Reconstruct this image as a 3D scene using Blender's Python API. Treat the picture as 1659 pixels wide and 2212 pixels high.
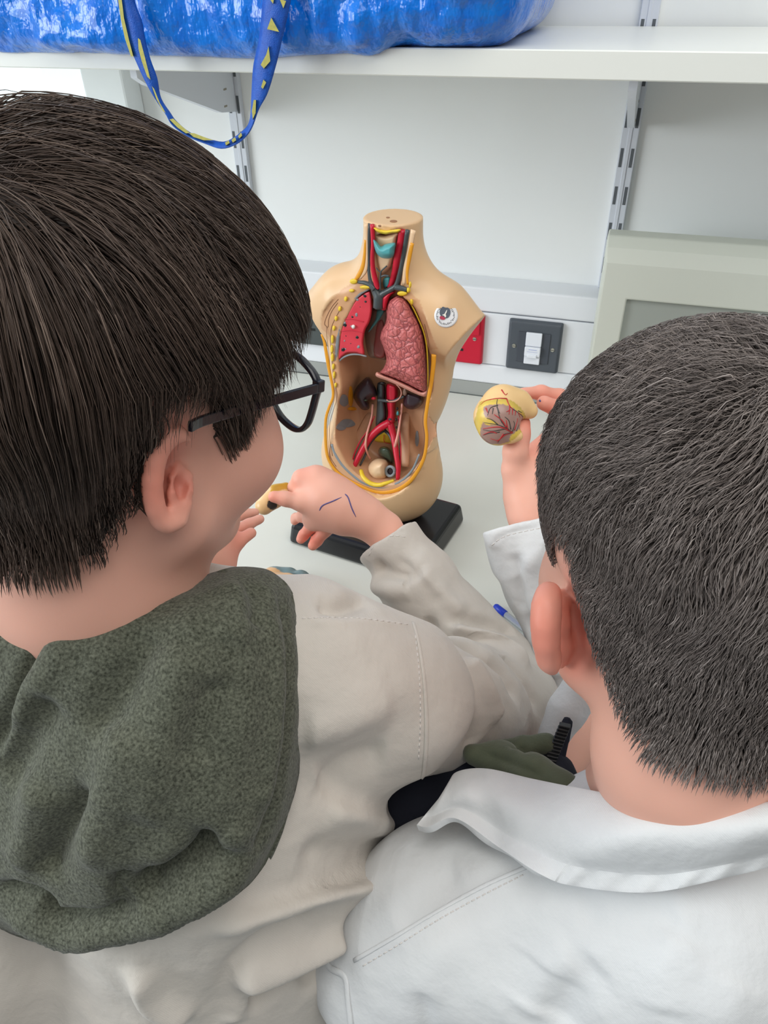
import bpy, bmesh, math, random
import numpy as np
from mathutils import Vector, Matrix
from mathutils.bvhtree import BVHTree
from mathutils.geometry import delaunay_2d_cdt

for o in list(bpy.data.objects):
    bpy.data.objects.remove(o, do_unlink=True)
SC = bpy.context.scene
COL = SC.collection
rng = np.random.default_rng(7)
random.seed(7)

# ------------------------------------------------------------------ camera
IMW, IMH, FPX = 1659, 2212, 1621.76
CAMZ = 1.464
EYE = np.array([0.0, 0.0, CAMZ])
CM = np.array([[0.95364896, 0.30038807, -0.01790697],      # right
               [-0.16655786, 0.5764634, 0.79996777],       # up
               [-0.25062349, 0.75990589, -0.59977571]])    # forward
cam_d = bpy.data.cameras.new('camera')
cam = bpy.data.objects.new('camera', cam_d)
COL.objects.link(cam)
cam_d.sensor_fit = 'HORIZONTAL'
cam_d.sensor_width = 36.0
cam_d.lens = 36.0 * FPX / IMW
cam_d.clip_start = 0.02
mw = Matrix.Identity(4)
for i in range(3):
    mw[i][0], mw[i][1], mw[i][2], mw[i][3] = CM[0][i], CM[1][i], -CM[2][i], EYE[i]
cam.matrix_world = mw
SC.camera = cam

# ------------------------------------------------------------------ light and exposure
SC.view_settings.view_transform = 'Standard'
SC.view_settings.look = 'None'
SC.view_settings.exposure = EXPOSURE = 0.36
SC.view_settings.gamma = 1.0
SC.view_settings.use_curve_mapping = False
world = bpy.data.worlds.new('World')
SC.world = world
world.use_nodes = True
bg = world.node_tree.nodes['Background']
bg.inputs[0].default_value = (0.90, 0.96, 1.0, 1)
# soft room light: bright overhead and from the window side, dim from behind the viewer
wn = world.node_tree
wtc = wn.nodes.new('ShaderNodeTexCoord'); wsx = wn.nodes.new('ShaderNodeSeparateXYZ')
wn.links.new(wtc.outputs['Generated'], wsx.inputs[0])


def wmath(op, a, b):
    n_ = wn.nodes.new('ShaderNodeMath'); n_.operation = op
    for i_, v_ in enumerate((a, b)):
        if isinstance(v_, (int, float)):
            n_.inputs[i_].default_value = v_
        else:
            wn.links.new(v_, n_.inputs[i_])
    return n_.outputs[0]


W_BASE, W_UP, W_FRONT, W_LEFT = 0.15, 0.34, 0.20, 0.14
ws = wmath('ADD', wmath('MULTIPLY', wmath('MAXIMUM', wsx.outputs[2], 0.0), W_UP), W_BASE)
ws = wmath('ADD', ws, wmath('MULTIPLY', wmath('MAXIMUM', wsx.outputs[1], 0.0), W_FRONT))
ws = wmath('ADD', ws, wmath('MULTIPLY', wmath('MAXIMUM', wmath('MULTIPLY', wsx.outputs[0], -1.0), 0.0), W_LEFT))
wn.links.new(ws, bg.inputs[1])


def area(name, loc, target, sx, sy, power, col):
    l = bpy.data.lights.new(name, 'AREA')
    l.shape = 'RECTANGLE'; l.size = sx; l.size_y = sy; l.energy = power; l.color = col
    o = bpy.data.objects.new(name, l); COL.objects.link(o)
    o.location = loc
    o.rotation_euler = (Vector(target) - Vector(loc)).to_track_quat('-Z', 'Y').to_euler()
    return o


area('window_daylight', (-2.45, -0.75, 1.85), (0.45, 1.05, 1.2), 1.7, 1.3, 46, (0.92, 0.97, 1.0))
area('ceiling_panel_light', (0.35, -0.05, 2.75), (0.05, 0.45, 1.0), 1.5, 1.5, 18, (1.0, 0.97, 0.91))


area('frosted_window_daylight', (-1.32, 1.165, 1.72), (-0.25, 0.45, 1.05), 0.7, 0.9, 9, (0.90, 0.97, 1.0))


# ------------------------------------------------------------------ helpers: pixel geometry
def cray(u, v):
    return CM.T @ np.array([(u - IMW / 2) / FPX, -(v - IMH / 2) / FPX, 1.0])


def P(u, v, d):
    """The point seen at pixel (u, v) at distance d along the optical axis."""
    return EYE + cray(u, v) * d


def at_y(u, v, y):
    r = cray(u, v)
    return EYE + r * (y / r[1])


def at_z(u, v, z):
    r = cray(u, v)
    return EYE + r * ((z - CAMZ) / r[2])


def px(r, d):
    return r * d / FPX


def proj(p):
    c = (np.asarray(p) - EYE) @ CM.T
    return np.stack([c[..., 0] / c[..., 2] * FPX + IMW / 2, -c[..., 1] / c[..., 2] * FPX + IMH / 2, c[..., 2]], -1)


# ------------------------------------------------------------------ helpers: objects
def link(name, me, mat=None, parent=None, smooth=True):
    o = bpy.data.objects.new(name, me)
    COL.objects.link(o)
    if mat is not None:
        me.materials.append(mat)
    if parent is not None:
        o.parent = parent
    if smooth and len(me.polygons):
        me.polygons.foreach_set('use_smooth', np.ones(len(me.polygons), dtype=bool))
        me.update()
    return o


def mesh_from(verts, faces):
    me = bpy.data.meshes.new('mesh')
    verts = np.asarray(verts, dtype=np.float32)
    if isinstance(faces, np.ndarray):
        n, k = faces.shape
        me.vertices.add(len(verts)); me.vertices.foreach_set('co', verts.ravel())
        me.loops.add(n * k); me.loops.foreach_set('vertex_index', faces.astype(np.int32).ravel())
        me.polygons.add(n)
        me.polygons.foreach_set('loop_start', np.arange(0, n * k, k, dtype=np.int32))
        me.update(calc_edges=True)
        me.validate()
    else:
        me.from_pydata([tuple(map(float, v)) for v in verts], [], faces)
        me.update()
    return me


def tag(o, label, cat, group=None, kind=None):
    o['label'] = label
    o['category'] = cat
    if group:
        o['group'] = group
    if kind:
        o['kind'] = kind
    return o


def empty(name, loc, label, cat, group=None):
    o = bpy.data.objects.new(name, None)
    COL.objects.link(o)
    o.empty_display_size = 0.02
    tag(o, label, cat, group)
    return o


def structure(o):
    o['kind'] = 'structure'
    return o


def join(parts):
    """Merge (verts, faces) lists into one."""
    V, F, n = [], [], 0
    for v, f in parts:
        V.append(np.asarray(v, dtype=float))
        F += [tuple(int(i) + n for i in q) for q in f]
        n += len(v)
    return np.concatenate(V), F


def box_vf(lo, hi, bevel=0.0, seg=2, R=None, c=None):
    bm = bmesh.new()
    bmesh.ops.create_cube(bm, size=1.0)
    lo = np.asarray(lo, float); hi = np.asarray(hi, float)
    for v in bm.verts:
        v.co = Vector([(lo[i] + hi[i]) / 2 + v.co[i] * (hi[i] - lo[i]) for i in range(3)])
    if bevel > 0:
        bmesh.ops.bevel(bm, geom=list(bm.edges), offset=bevel, segments=seg, affect='EDGES', profile=0.5)
    V = np.array([v.co[:] for v in bm.verts]); bm.verts.index_update()
    F = [tuple(v.index for v in f.verts) for f in bm.faces]
    bm.free()
    if R is not None:
        V = V @ np.asarray(R)            # rows of R are the local axes in world space
    if c is not None:
        V = V + np.asarray(c)
    return V, F


def obj_vf(name, vf, mat, parent=None, smooth=False):
    return link(name, mesh_from(vf[0], vf[1]), mat, parent, smooth)


def box(name, lo, hi, mat, parent=None, bevel=0.0, R=None, c=None, smooth=False, seg=2):
    return obj_vf(name, box_vf(lo, hi, bevel, seg, R, c), mat, parent, smooth)


def catmull(pts, n):
    """Resample a polyline (list of k-vectors) as a smooth curve with n points."""
    pts = np.asarray(pts, float)
    m = len(pts)
    if m == 2:
        t = np.linspace(0, 1, n)[:, None]
        return pts[0] * (1 - t) + pts[1] * t
    ext = np.vstack([2 * pts[0] - pts[1], pts, 2 * pts[-1] - pts[-2]])
    t = np.linspace(0, m - 1 - 1e-9, n)
    i = np.floor(t).astype(int)
    f = (t - i)[:, None]
    p0, p1, p2, p3 = ext[i], ext[i + 1], ext[i + 2], ext[i + 3]
    return 0.5 * (2 * p1 + (p2 - p0) * f + (2 * p0 - 5 * p1 + 4 * p2 - p3) * f ** 2 + (-p0 + 3 * p1 - 3 * p2 + p3) * f ** 3)


def catmull_closed(pts, n):
    pts = np.asarray(pts, float)
    m = len(pts)
    t = np.linspace(0, m, n, endpoint=False)
    i = np.floor(t).astype(int)
    f = (t - i)[:, None]
    g = lambda k: pts[(i + k) % m]
    p0, p1, p2, p3 = g(-1), g(0), g(1), g(2)
    return 0.5 * (2 * p1 + (p2 - p0) * f + (2 * p0 - 5 * p1 + 4 * p2 - p3) * f ** 2 + (-p0 + 3 * p1 - 3 * p2 + p3) * f ** 3)


def frames(path):
    """Parallel-transport frames along a path: tangents, normals, binormals."""
    T = np.gradient(path, axis=0)
    T /= np.linalg.norm(T, axis=1)[:, None] + 1e-12
    N = np.zeros_like(T)
    a = np.array([0, 0, 1.0]) if abs(T[0][2]) < 0.9 else np.array([1.0, 0, 0])
    n = a - T[0] * (a @ T[0]); N[0] = n / np.linalg.norm(n)
    for i in range(1, len(path)):
        n = N[i - 1] - T[i] * (N[i - 1] @ T[i]); N[i] = n / np.linalg.norm(n)
    return T, N, np.cross(T, N)


def tube_vf(path, rad, seg=8, flat=1.0, up=None, caps=True):
    """A round (or flattened: flat<1 squeezes along 'up') tube along a 3-D path."""
    path = np.asarray(path, float)
    n = len(path)
    rad = np.broadcast_to(np.asarray(rad, float), (n,))
    T, N, B = frames(path)
    if up is not None:
        up = np.broadcast_to(np.asarray(up, float), (n, 3))
        N = up - T * np.sum(up * T, 1)[:, None]
        N /= np.linalg.norm(N, axis=1)[:, None] + 1e-12
        B = np.cross(T, N)
    a = np.linspace(0, 2 * np.pi, seg, endpoint=False)
    V = path[:, None] + rad[:, None, None] * (np.cos(a)[None, :, None] * N[:, None] * flat + np.sin(a)[None, :, None] * B[:, None])
    V = V.reshape(-1, 3)
    F = []
    for i in range(n - 1):
        for j in range(seg):
            k = (j + 1) % seg
            F.append((i * seg + j, i * seg + k, (i + 1) * seg + k, (i + 1) * seg + j))
    if caps:
        V = np.vstack([V, path[0], path[-1]])
        c0, c1 = len(V) - 2, len(V) - 1
        for j in range(seg):
            k = (j + 1) % seg
            F.append((c0, k, j))
            F.append((c1, (n - 1) * seg + j, (n - 1) * seg + k))
    return V, F


# ------------------------------------------------------------------ helpers: signed distance modelling
def sm(a, b, k):
    if k <= 0:
        return np.minimum(a, b)
    h = np.maximum(k - np.abs(a - b), 0) / k
    return np.minimum(a, b) - h * h * k * 0.25


class S:
    """One primitive: fn(points) -> distance; k = blend; cut = subtract; inter = intersect."""
    def __init__(self, fn, k=0.0, mode='add'):
        self.fn, self.k, self.mode = fn, k, mode


def ell(c, r, R=None, k=0.01, mode='add'):
    c = np.asarray(c, float); r = np.asarray(r, float)
    R = np.eye(3) if R is None else np.asarray(R, float)     # rows = local axes

    def fn(p):
        q = (p - c) @ R.T
        k0 = np.linalg.norm(q / r, axis=-1)
        k1 = np.linalg.norm(q / (r * r), axis=-1)
        return np.where(k1 > 1e-9, k0 * (k0 - 1) / np.maximum(k1, 1e-9), -r.min())
    return S(fn, k, mode)


def cone(a, b, ra, rb, k=0.01, mode='add'):
    a = np.asarray(a, float); b = np.asarray(b, float)
    ba = b - a
    L = ba @ ba + 1e-12

    def fn(p):
        t = np.clip(((p - a) @ ba) / L, 0, 1)
        return np.linalg.norm(p - a - t[..., None] * ba, axis=-1) - (ra + (rb - ra) * t)
    return S(fn, k, mode)


def chain(pts, rads, k=0.01, mode='add', inner=0.0):
    """A limb: joined tapered capsules through pts."""
    cs = [cone(pts[i], pts[i + 1], rads[i], rads[i + 1]) for i in range(len(pts) - 1)]

    def fn(p):
        d = cs[0].fn(p)
        for c in cs[1:]:
            d = sm(d, c.fn(p), inner)
        return d
    return S(fn, k, mode)


def rbox(c, half, R=None, rad=0.002, k=0.005, mode='add'):
    c = np.asarray(c, float); half = np.asarray(half, float)
    R = np.eye(3) if R is None else np.asarray(R, float)

    def fn(p):
        q = np.abs((p - c) @ R.T) - (half - rad)
        return np.linalg.norm(np.maximum(q, 0), axis=-1) + np.minimum(q.max(-1), 0) - rad
    return S(fn, k, mode)


def plane(c, n, k=0.0, mode='inter'):
    c = np.asarray(c, float); n = np.asarray(n, float); n = n / np.linalg.norm(n)
    return S(lambda p: (p - c) @ n, k, mode)


def poly_sd(poly, q):
    """Signed distance from 2-D points q to a closed polygon (negative inside)."""
    a = poly; b = np.roll(poly, -1, axis=0)
    d2 = np.full(len(q), 1e9); inside = np.zeros(len(q), bool)
    for p0, p1 in zip(a, b):
        e = p1 - p0; w = q - p0
        t = np.clip((w @ e) / (e @ e + 1e-15), 0, 1)
        r = w - t[:, None] * e
        d2 = np.minimum(d2, (r * r).sum(1))
        c = (p0[1] > q[:, 1]) != (p1[1] > q[:, 1])
        with np.errstate(divide='ignore', invalid='ignore'):
            xi = p0[0] + (q[:, 1] - p0[1]) * (p1[0] - p0[0]) / (p1[1] - p0[1])
        inside ^= c & (q[:, 0] < xi)
    d = np.sqrt(d2)
    return np.where(inside, -d, d)


def combine(d, s, v):
    if s.mode == 'add':
        return sm(d, v, s.k)
    if s.mode == 'cut':
        return -sm(-d, v, s.k)
    return -sm(-d, -v, s.k)


def sdf_mesh(prims, lo, hi, h, warp=None, smooth_it=1):
    """Surface nets over a sparse narrow band. Returns verts, quads (numpy)."""
    lo = np.asarray(lo, float); hi = np.asarray(hi, float)
    BS = 10
    nb = np.ceil((hi - lo) / h / BS).astype(int)
    n = nb * BS + 1
    D = np.full(n, 1.0, dtype=np.float32)
    bi = np.stack(np.meshgrid(*[np.arange(x) for x in nb], indexing='ij'), -1).reshape(-1, 3)
    ctr = lo + (bi * BS + BS / 2) * h
    rad = h * BS * 0.5 * math.sqrt(3) * 1.05 + (0.012 if warp else 0.0)
    vals = np.stack([s.fn(ctr) for s in prims])
    d = np.full(len(ctr), 1e3)
    for s, v in zip(prims, vals):
        d = combine(d, s, v)
    add = np.array([s.mode == 'add' for s in prims])
    kk = np.array([s.k for s in prims])
    kmax = kk.max()
    mn = vals[add].min(0)
    off = np.arange(BS + 1)
    loc = np.stack(np.meshgrid(off, off, off, indexing='ij'), -1).reshape(-1, 3) * h
    act = np.abs(d) < rad * 1.25 + kmax * 0.5
    for b, dd in zip(bi[~act], d[~act]):
        if dd < 0:
            i, j, k = b * BS
            D[i:i + BS + 1, j:j + BS + 1, k:k + BS + 1] = -1
    for bidx in np.nonzero(act)[0]:
        i, j, k = bi[bidx] * BS
        p = loc + lo + bi[bidx] * BS * h
        if warp:
            p = warp(p)
        dd = np.full(len(p), 1e3)
        for s, v0 in zip(prims, vals[:, bidx]):
            if s.mode == 'add' and v0 > mn[bidx] + 2.2 * rad + s.k + 0.004:
                continue
            if s.mode == 'cut' and v0 > 1.1 * rad + s.k + 0.004:
                continue
            dd = combine(dd, s, s.fn(p))
        D[i:i + BS + 1, j:j + BS + 1, k:k + BS + 1] = dd.reshape(BS + 1, BS + 1, BS + 1)
    ins = D < 0
    c = [ins[x:n[0] - 1 + x, y:n[1] - 1 + y, z:n[2] - 1 + z] for x in (0, 1) for y in (0, 1) for z in (0, 1)]
    al = c[0].copy(); an = c[0].copy()
    for q in c[1:]:
        al &= q; an |= q
    cells = np.argwhere(an & ~al)
    idx = np.full(tuple(n - 1), -1, dtype=np.int32)
    idx[tuple(cells.T)] = np.arange(len(cells))
    acc = np.zeros((len(cells), 3)); cnt = np.zeros(len(cells))
    corners = [(x, y, z) for x in (0, 1) for y in (0, 1) for z in (0, 1)]
    cv = {q: D[cells[:, 0] + q[0], cells[:, 1] + q[1], cells[:, 2] + q[2]].astype(float) for q in corners}
    for a in corners:
        for ax in range(3):
            if a[ax] == 0:
                b = list(a); b[ax] = 1; b = tuple(b)
                va, vb = cv[a], cv[b]
                m = (va < 0) != (vb < 0)
                t = va / np.where(m, va - vb, 1)
                pt = np.array(a)[None] + t[:, None] * (np.array(b) - np.array(a))[None]
                acc[m] += pt[m]; cnt[m] += 1
    V = lo + (cells + acc / cnt[:, None]) * h
    quads = []
    for ax in range(3):
        o1, o2 = [(1, 2), (2, 0), (0, 1)][ax]
        s0 = [slice(None)] * 3; s1 = [slice(None)] * 3
        s0[ax] = slice(0, -1); s1[ax] = slice(1, None)
        A, B = ins[tuple(s0)], ins[tuple(s1)]
        e = np.argwhere(A != B)
        e = e[(e[:, o1] > 0) & (e[:, o2] > 0) & (e[:, o1] < n[o1] - 1) & (e[:, o2] < n[o2] - 1)]
        f = A[tuple(e.T)]

        def cell(d1, d2):
            q = e.copy(); q[:, o1] += d1; q[:, o2] += d2
            return idx[tuple(q.T)]
        q = np.stack([cell(-1, -1), cell(0, -1), cell(0, 0), cell(-1, 0)], 1)
        q[~f] = q[~f][:, ::-1]
        quads.append(q)
    Q = np.concatenate(quads)
    Q = Q[(Q >= 0).all(1)]
    V = smooth_v(V, Q, smooth_it)
    return V, Q


def smooth_v(V, Q, it, lam=0.5):
    E = np.concatenate([Q[:, [0, 1]], Q[:, [1, 2]], Q[:, [2, 3]], Q[:, [3, 0]]]) if Q.shape[1] == 4 else np.concatenate([Q[:, [0, 1]], Q[:, [1, 2]], Q[:, [2, 0]]])
    E = np.concatenate([E, E[:, ::-1]])
    deg = np.bincount(E[:, 0], minlength=len(V)).astype(float) + 1e-9
    for _ in range(it):
        for l in (lam, -lam * 0.9):
            A = np.stack([np.bincount(E[:, 0], V[E[:, 1], i], minlength=len(V)) for i in range(3)], 1) / deg[:, None]
            V = V + l * (A - V)
    return V


def normals_of(V, Q):
    a = V[Q[:, 1]] - V[Q[:, 0]]; b = V[Q[:, 2]] - V[Q[:, 0]]
    fn = np.cross(a, b)
    N = np.zeros_like(V)
    for i in range(Q.shape[1]):
        for c in range(3):
            N[:, c] += np.bincount(Q[:, i], fn[:, c], minlength=len(V))
    return N / (np.linalg.norm(N, axis=1)[:, None] + 1e-12)


def bvh_of(V, Q):
    return BVHTree.FromPolygons([tuple(v) for v in V.tolist()], [tuple(q) for q in Q.tolist()])


def cast(bvh, u, v):
    """Surface point and normal that pixel (u, v) looks at."""
    r = cray(u, v); r = r / np.linalg.norm(r)
    h = bvh.ray_cast(Vector(EYE), Vector(r))
    if h[0] is None:
        h2 = bvh.find_nearest(Vector(EYE + r * 0.5))
        return np.array(h2[0]), np.array(h2[1])
    return np.array(h[0]), np.array(h[1])


def hash3(i, j, k):
    s = np.sin(i * 127.1 + j * 311.7 + k * 74.7) * 43758.5453
    return s - np.floor(s)


def vnoise(p):
    """Smooth value noise in [-1, 1]."""
    i = np.floor(p); f = p - i
    f = f * f * (3 - 2 * f)
    r = 0
    for x in (0, 1):
        for y in (0, 1):
            for z in (0, 1):
                w = (f[:, 0] if x else 1 - f[:, 0]) * (f[:, 1] if y else 1 - f[:, 1]) * (f[:, 2] if z else 1 - f[:, 2])
                r = r + w * hash3(i[:, 0] + x, i[:, 1] + y, i[:, 2] + z)
    return r * 2 - 1


def strokes(V, Q, items, two_sided=False):
    """Raise (amp>0) or sink (amp<0) soft ridges along polylines drawn over the surface.
    items: (pixel polyline, half width in metres, amplitude in metres)."""
    b = bvh_of(V, Q)
    for pts, w, amp in items:
        N = normals_of(V, Q)
        pl = catmull(pts, max(8, 5 * len(pts)))
        S3 = np.array([cast(b, *q)[0] for q in pl])
        d2 = np.full(len(V), 1e9); tt = np.zeros(len(V))
        lo, hi = S3.min(0) - 3 * w, S3.max(0) + 3 * w
        m = np.nonzero(((V > lo) & (V < hi)).all(1))[0]
        if not len(m):
            continue
        q = V[m]; best = np.full(len(m), 1e9); par = np.zeros(len(m))
        for i in range(len(S3) - 1):
            e = S3[i + 1] - S3[i]; wv = q - S3[i]
            t = np.clip((wv @ e) / (e @ e + 1e-12), 0, 1)
            r = ((wv - t[:, None] * e) ** 2).sum(1)
            mm = r < best
            best[mm] = r[mm]; par[mm] = (i + t[mm]) / (len(S3) - 1)
        env = np.clip(np.minimum(par, 1 - par) / 0.18, 0, 1)
        env = 0.15 + 0.85 * env * env * (3 - 2 * env)
        V = V.copy()
        V[m] += N[m] * (amp * env * np.exp(-best / (w * w)))[:, None]
    return V


def puff(poly, to3, h0, H, w, step, back=0.0, bump=None, ease=0.5):
    """A solid cushion over a closed 2-D outline: dome of height H reached at distance w from the edge.
    to3(points2d, height) -> 3-D points."""
    poly = np.asarray(poly, float)
    x0, y0 = poly.min(0); x1, y1 = poly.max(0)
    gx, gy = np.meshgrid(np.arange(x0, x1, step), np.arange(y0, y1, step * 0.866))
    gx = gx + (np.arange(gx.shape[0])[:, None] % 2) * step * 0.5
    g = np.stack([gx.ravel(), gy.ravel()], 1)
    g = g[poly_sd(poly, g) < -step * 0.45]
    pts = np.vstack([poly, g]); nb = len(poly)
    r = delaunay_2d_cdt([Vector(p) for p in pts.tolist()], [], [list(range(nb))], 1, 1e-9)
    p2 = np.array([v[:] for v in r[0]]); tris = [tuple(t) for t in r[2]]
    dist = np.maximum(-poly_sd(poly, p2), 0)
    t = np.clip(dist / w, 0, 1)
    dome = np.power(np.maximum(1 - (1 - t) ** 2, 0), ease)
    hgt = h0 + H * dome
    if bump is not None:
        hgt = hgt + bump(p2, t)
    top = to3(p2, hgt)
    bot = to3(p2, h0 - back * dome - 1e-4)
    n = len(p2)
    F = tris + [tuple(i + n for i in reversed(q)) for q in tris]
    # orientation: make the top face the viewer
    ed = {}
    for q in tris:
        for i in range(3):
            a, b2 = q[i], q[(i + 1) % 3]
            if (b2, a) in ed:
                del ed[(b2, a)]
            else:
                ed[(a, b2)] = 1
    for a, b2 in ed:
        F.append((b2, a, a + n, b2 + n))
    return np.vstack([top, bot]), F


# ------------------------------------------------------------------ helpers: materials
def srgb(r, g, b):
    return tuple(((c / 255) / 12.92 if c / 255 <= 0.04045 else ((c / 255 + 0.055) / 1.055) ** 2.4) for c in (r, g, b)) + (1,)


def mat(name, col, rough=0.5, spec=0.5, metal=0.0, noise=None, bump=None, sss=0.0, coat=0.0, trans=0.0, sheen=0.0, ior=1.45):
    """noise=(scale, colour2, amount, detail); bump=(scale, strength, distance, detail)"""
    m = bpy.data.materials.new(name); m.use_nodes = True
    nt = m.node_tree; b = nt.nodes['Principled BSDF']
    b.inputs['Base Color'].default_value = col
    b.inputs['Roughness'].default_value = rough
    b.inputs['Specular IOR Level'].default_value = spec
    b.inputs['Metallic'].default_value = metal
    b.inputs['Coat Weight'].default_value = coat
    b.inputs['Transmission Weight'].default_value = trans
    b.inputs['Sheen Weight'].default_value = sheen
    b.inputs['IOR'].default_value = ior
    if sss:
        b.inputs['Subsurface Weight'].default_value = sss
        b.inputs['Subsurface Radius'].default_value = (1.0, 0.35, 0.2)
        b.inputs['Subsurface Scale'].default_value = 0.006
    tc = nt.nodes.new('ShaderNodeTexCoord')
    m['tc'] = tc.name
    if noise:
        n = nt.nodes.new('ShaderNodeTexNoise'); n.inputs['Scale'].default_value = noise[0]
        n.inputs['Detail'].default_value = noise[3] if len(noise) > 3 else 3
        nt.links.new(tc.outputs['Object'], n.inputs['Vector'])
        rp = nt.nodes.new('ShaderNodeValToRGB')
        rp.color_ramp.elements[0].position = 0.5 - 0.5 * noise[2]; rp.color_ramp.elements[1].position = 0.5 + 0.5 * noise[2]
        rp.color_ramp.elements[0].color = col; rp.color_ramp.elements[1].color = noise[1]
        nt.links.new(n.outputs['Fac'], rp.inputs['Fac'])
        nt.links.new(rp.outputs['Color'], b.inputs['Base Color'])
    if bump:
        n = nt.nodes.new('ShaderNodeTexNoise'); n.inputs['Scale'].default_value = bump[0]
        n.inputs['Detail'].default_value = bump[3] if len(bump) > 3 else 2
        nt.links.new(tc.outputs['Object'], n.inputs['Vector'])
        bp = nt.nodes.new('ShaderNodeBump'); bp.inputs['Strength'].default_value = bump[1]; bp.inputs['Distance'].default_value = bump[2]
        nt.links.new(n.outputs['Fac'], bp.inputs['Height'])
        nt.links.new(bp.outputs['Normal'], b.inputs['Normal'])
    return m


def use_attr(m, name='Col'):
    """Base colour from the paint stored on the mesh."""
    nt = m.node_tree
    a = nt.nodes.new('ShaderNodeVertexColor'); a.layer_name = name
    nt.links.new(a.outputs['Color'], nt.nodes['Principled BSDF'].inputs['Base Color'])
    return m


def paint(o, cols, name='Col'):
    ca = o.data.color_attributes.new(name, 'FLOAT_COLOR', 'POINT')
    c = np.ones((len(o.data.vertices), 4), dtype=np.float32); c[:, :3] = cols[:, :3]
    ca.data.foreach_set('color', c.ravel())

# ================================================================== ROOM
BZ = 0.85                      # bench top
WY = 1.195                     # back wall
TY = 1.14                      # face of the cable trunking
m_wall = mat('painted_wall', srgb(243, 245, 245), 0.55, noise=(3, srgb(237, 240, 239), 0.6), bump=(220, 0.06, 0.001))
m_white = mat('white_laminate', srgb(226, 228, 222), 0.35)
m_trunk = mat('white_plastic_trunking', srgb(232, 235, 240), 0.4)
m_gap = mat('dark_gap', srgb(120, 124, 130), 0.8)
m_bench = mat('grey_green_worktop', srgb(219, 220, 213), 0.32, noise=(9, srgb(214, 216, 209), 0.5), bump=(400, 0.03, 0.0006))
m_upstand = mat('upstand_shade_grey', srgb(160, 163, 160), 0.5)  # upstand strip in grey, painting in the shade below the trunking
m_metal = mat('white_enamelled_steel', srgb(214, 219, 228), 0.35, 0.6)
m_slot = mat('slot_shadow', srgb(95, 100, 105), 0.8)
m_panel = mat('gloss_white_panel', srgb(240, 245, 246), 0.3)
m_floor = mat('grey_vinyl_floor', srgb(150, 152, 150), 0.5, noise=(40, srgb(130, 133, 132), 0.7))

structure(box('floor', (-2.7, -2.2, -0.05), (2.4, 1.3, 0.0), m_floor))
structure(box('wall_back', (-2.7, WY, 0), (2.4, WY + 0.1, 2.8), m_wall))
wl = [box_vf((-2.7, -2.2, 0), (-2.6, WY, 1.15)), box_vf((-2.7, -2.2, 2.55), (-2.6, WY, 2.8)),
      box_vf((-2.7, -2.2, 1.15), (-2.6, -1.7, 2.55)), box_vf((-2.7, 0.6, 1.15), (-2.6, WY, 2.55))]
structure(obj_vf('wall_left', join(wl), m_wall))
fr = [box_vf((-2.68, -1.7, 1.15), (-2.62, 0.6, 1.2)), box_vf((-2.68, -1.7, 2.5), (-2.62, 0.6, 2.55)),
      box_vf((-2.68, -1.7, 1.2), (-2.62, -1.65, 2.5)), box_vf((-2.68, 0.55, 1.2), (-2.62, 0.6, 2.5)),
      box_vf((-2.68, -0.58, 1.2), (-2.62, -0.53, 2.5))]
structure(obj_vf('window_1', join(fr), m_panel))

# cable trunking along the wall: three covers with shadow gaps
z = lambda d: CAMZ + d
tr = [box_vf((-2.6, TY, z(-0.4650)), (2.4, WY, z(-0.426)), 0.003),
      box_vf((-2.6, TY, z(-0.5538)), (2.4, WY, z(-0.4665)), 0.0012),
      box_vf((-2.6, TY, z(-0.5895)), (2.4, WY, z(-0.5553)), 0.003),
      ]
trunk = structure(obj_vf('trim_1', join(tr), m_trunk))
g = structure(box('trim_1_gap', (-2.6, TY + 0.004, z(-0.585)), (2.4, WY - 0.002, z(-0.43)), m_gap)); g.parent = trunk
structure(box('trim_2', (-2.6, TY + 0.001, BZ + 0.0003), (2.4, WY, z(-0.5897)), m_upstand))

# boxing and gloss boards to the left of the shelf brackets
structure(box('trim_3', (-0.866, WY - 0.045, BZ + 0.2), (-0.790, WY, 2.7), m_panel, None, 0.004))
m_glow = mat('daylit_frosted_pane', srgb(235, 246, 248), 0.4)
m_glow.node_tree.nodes['Principled BSDF'].inputs['Emission Color'].default_value = (0.86, 0.96, 1.0, 1)
m_glow.node_tree.nodes['Principled BSDF'].inputs['Emission Strength'].default_value = 0.55
m_pane = mat('daylit_frosted_pane_dim', srgb(235, 243, 248), 0.4)
m_pane.node_tree.nodes['Principled BSDF'].inputs['Emission Color'].default_value = (0.84, 0.92, 1.0, 1)
m_pane.node_tree.nodes['Principled BSDF'].inputs['Emission Strength'].default_value = 0.34
structure(box('window_2', (-1.75, WY - 0.006, BZ + 0.2), (-0.8665, WY, 2.7), m_panel, None, 0.001))
wp = structure(box('window_2_pane', (-0.966, WY - 0.012, BZ + 0.24), (-0.8695, WY - 0.0065, 2.66), m_pane, None, 0.001))
wp2 = structure(box('window_2_pane_wide', (-1.72, WY - 0.012, BZ + 0.24), (-0.9685, WY - 0.0065, 2.66), m_glow, None, 0.001))
wp.parent = bpy.data.objects['window_2']; wp2.parent = bpy.data.objects['window_2']

# worktop
bench = box('worktop', (-2.55, 0.50, BZ - 0.04), (2.35, TY + 0.001, BZ), m_bench, None, 0.004)
tag(bench, 'long grey-green laboratory worktop running along the white wall', 'worktop')
for x in (-2.3, -0.9, 0.7, 2.1):
    pn = box('support_panel', (x, 0.60, 0.0), (x + 0.03, 1.1, BZ - 0.04), m_white, bench)

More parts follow.
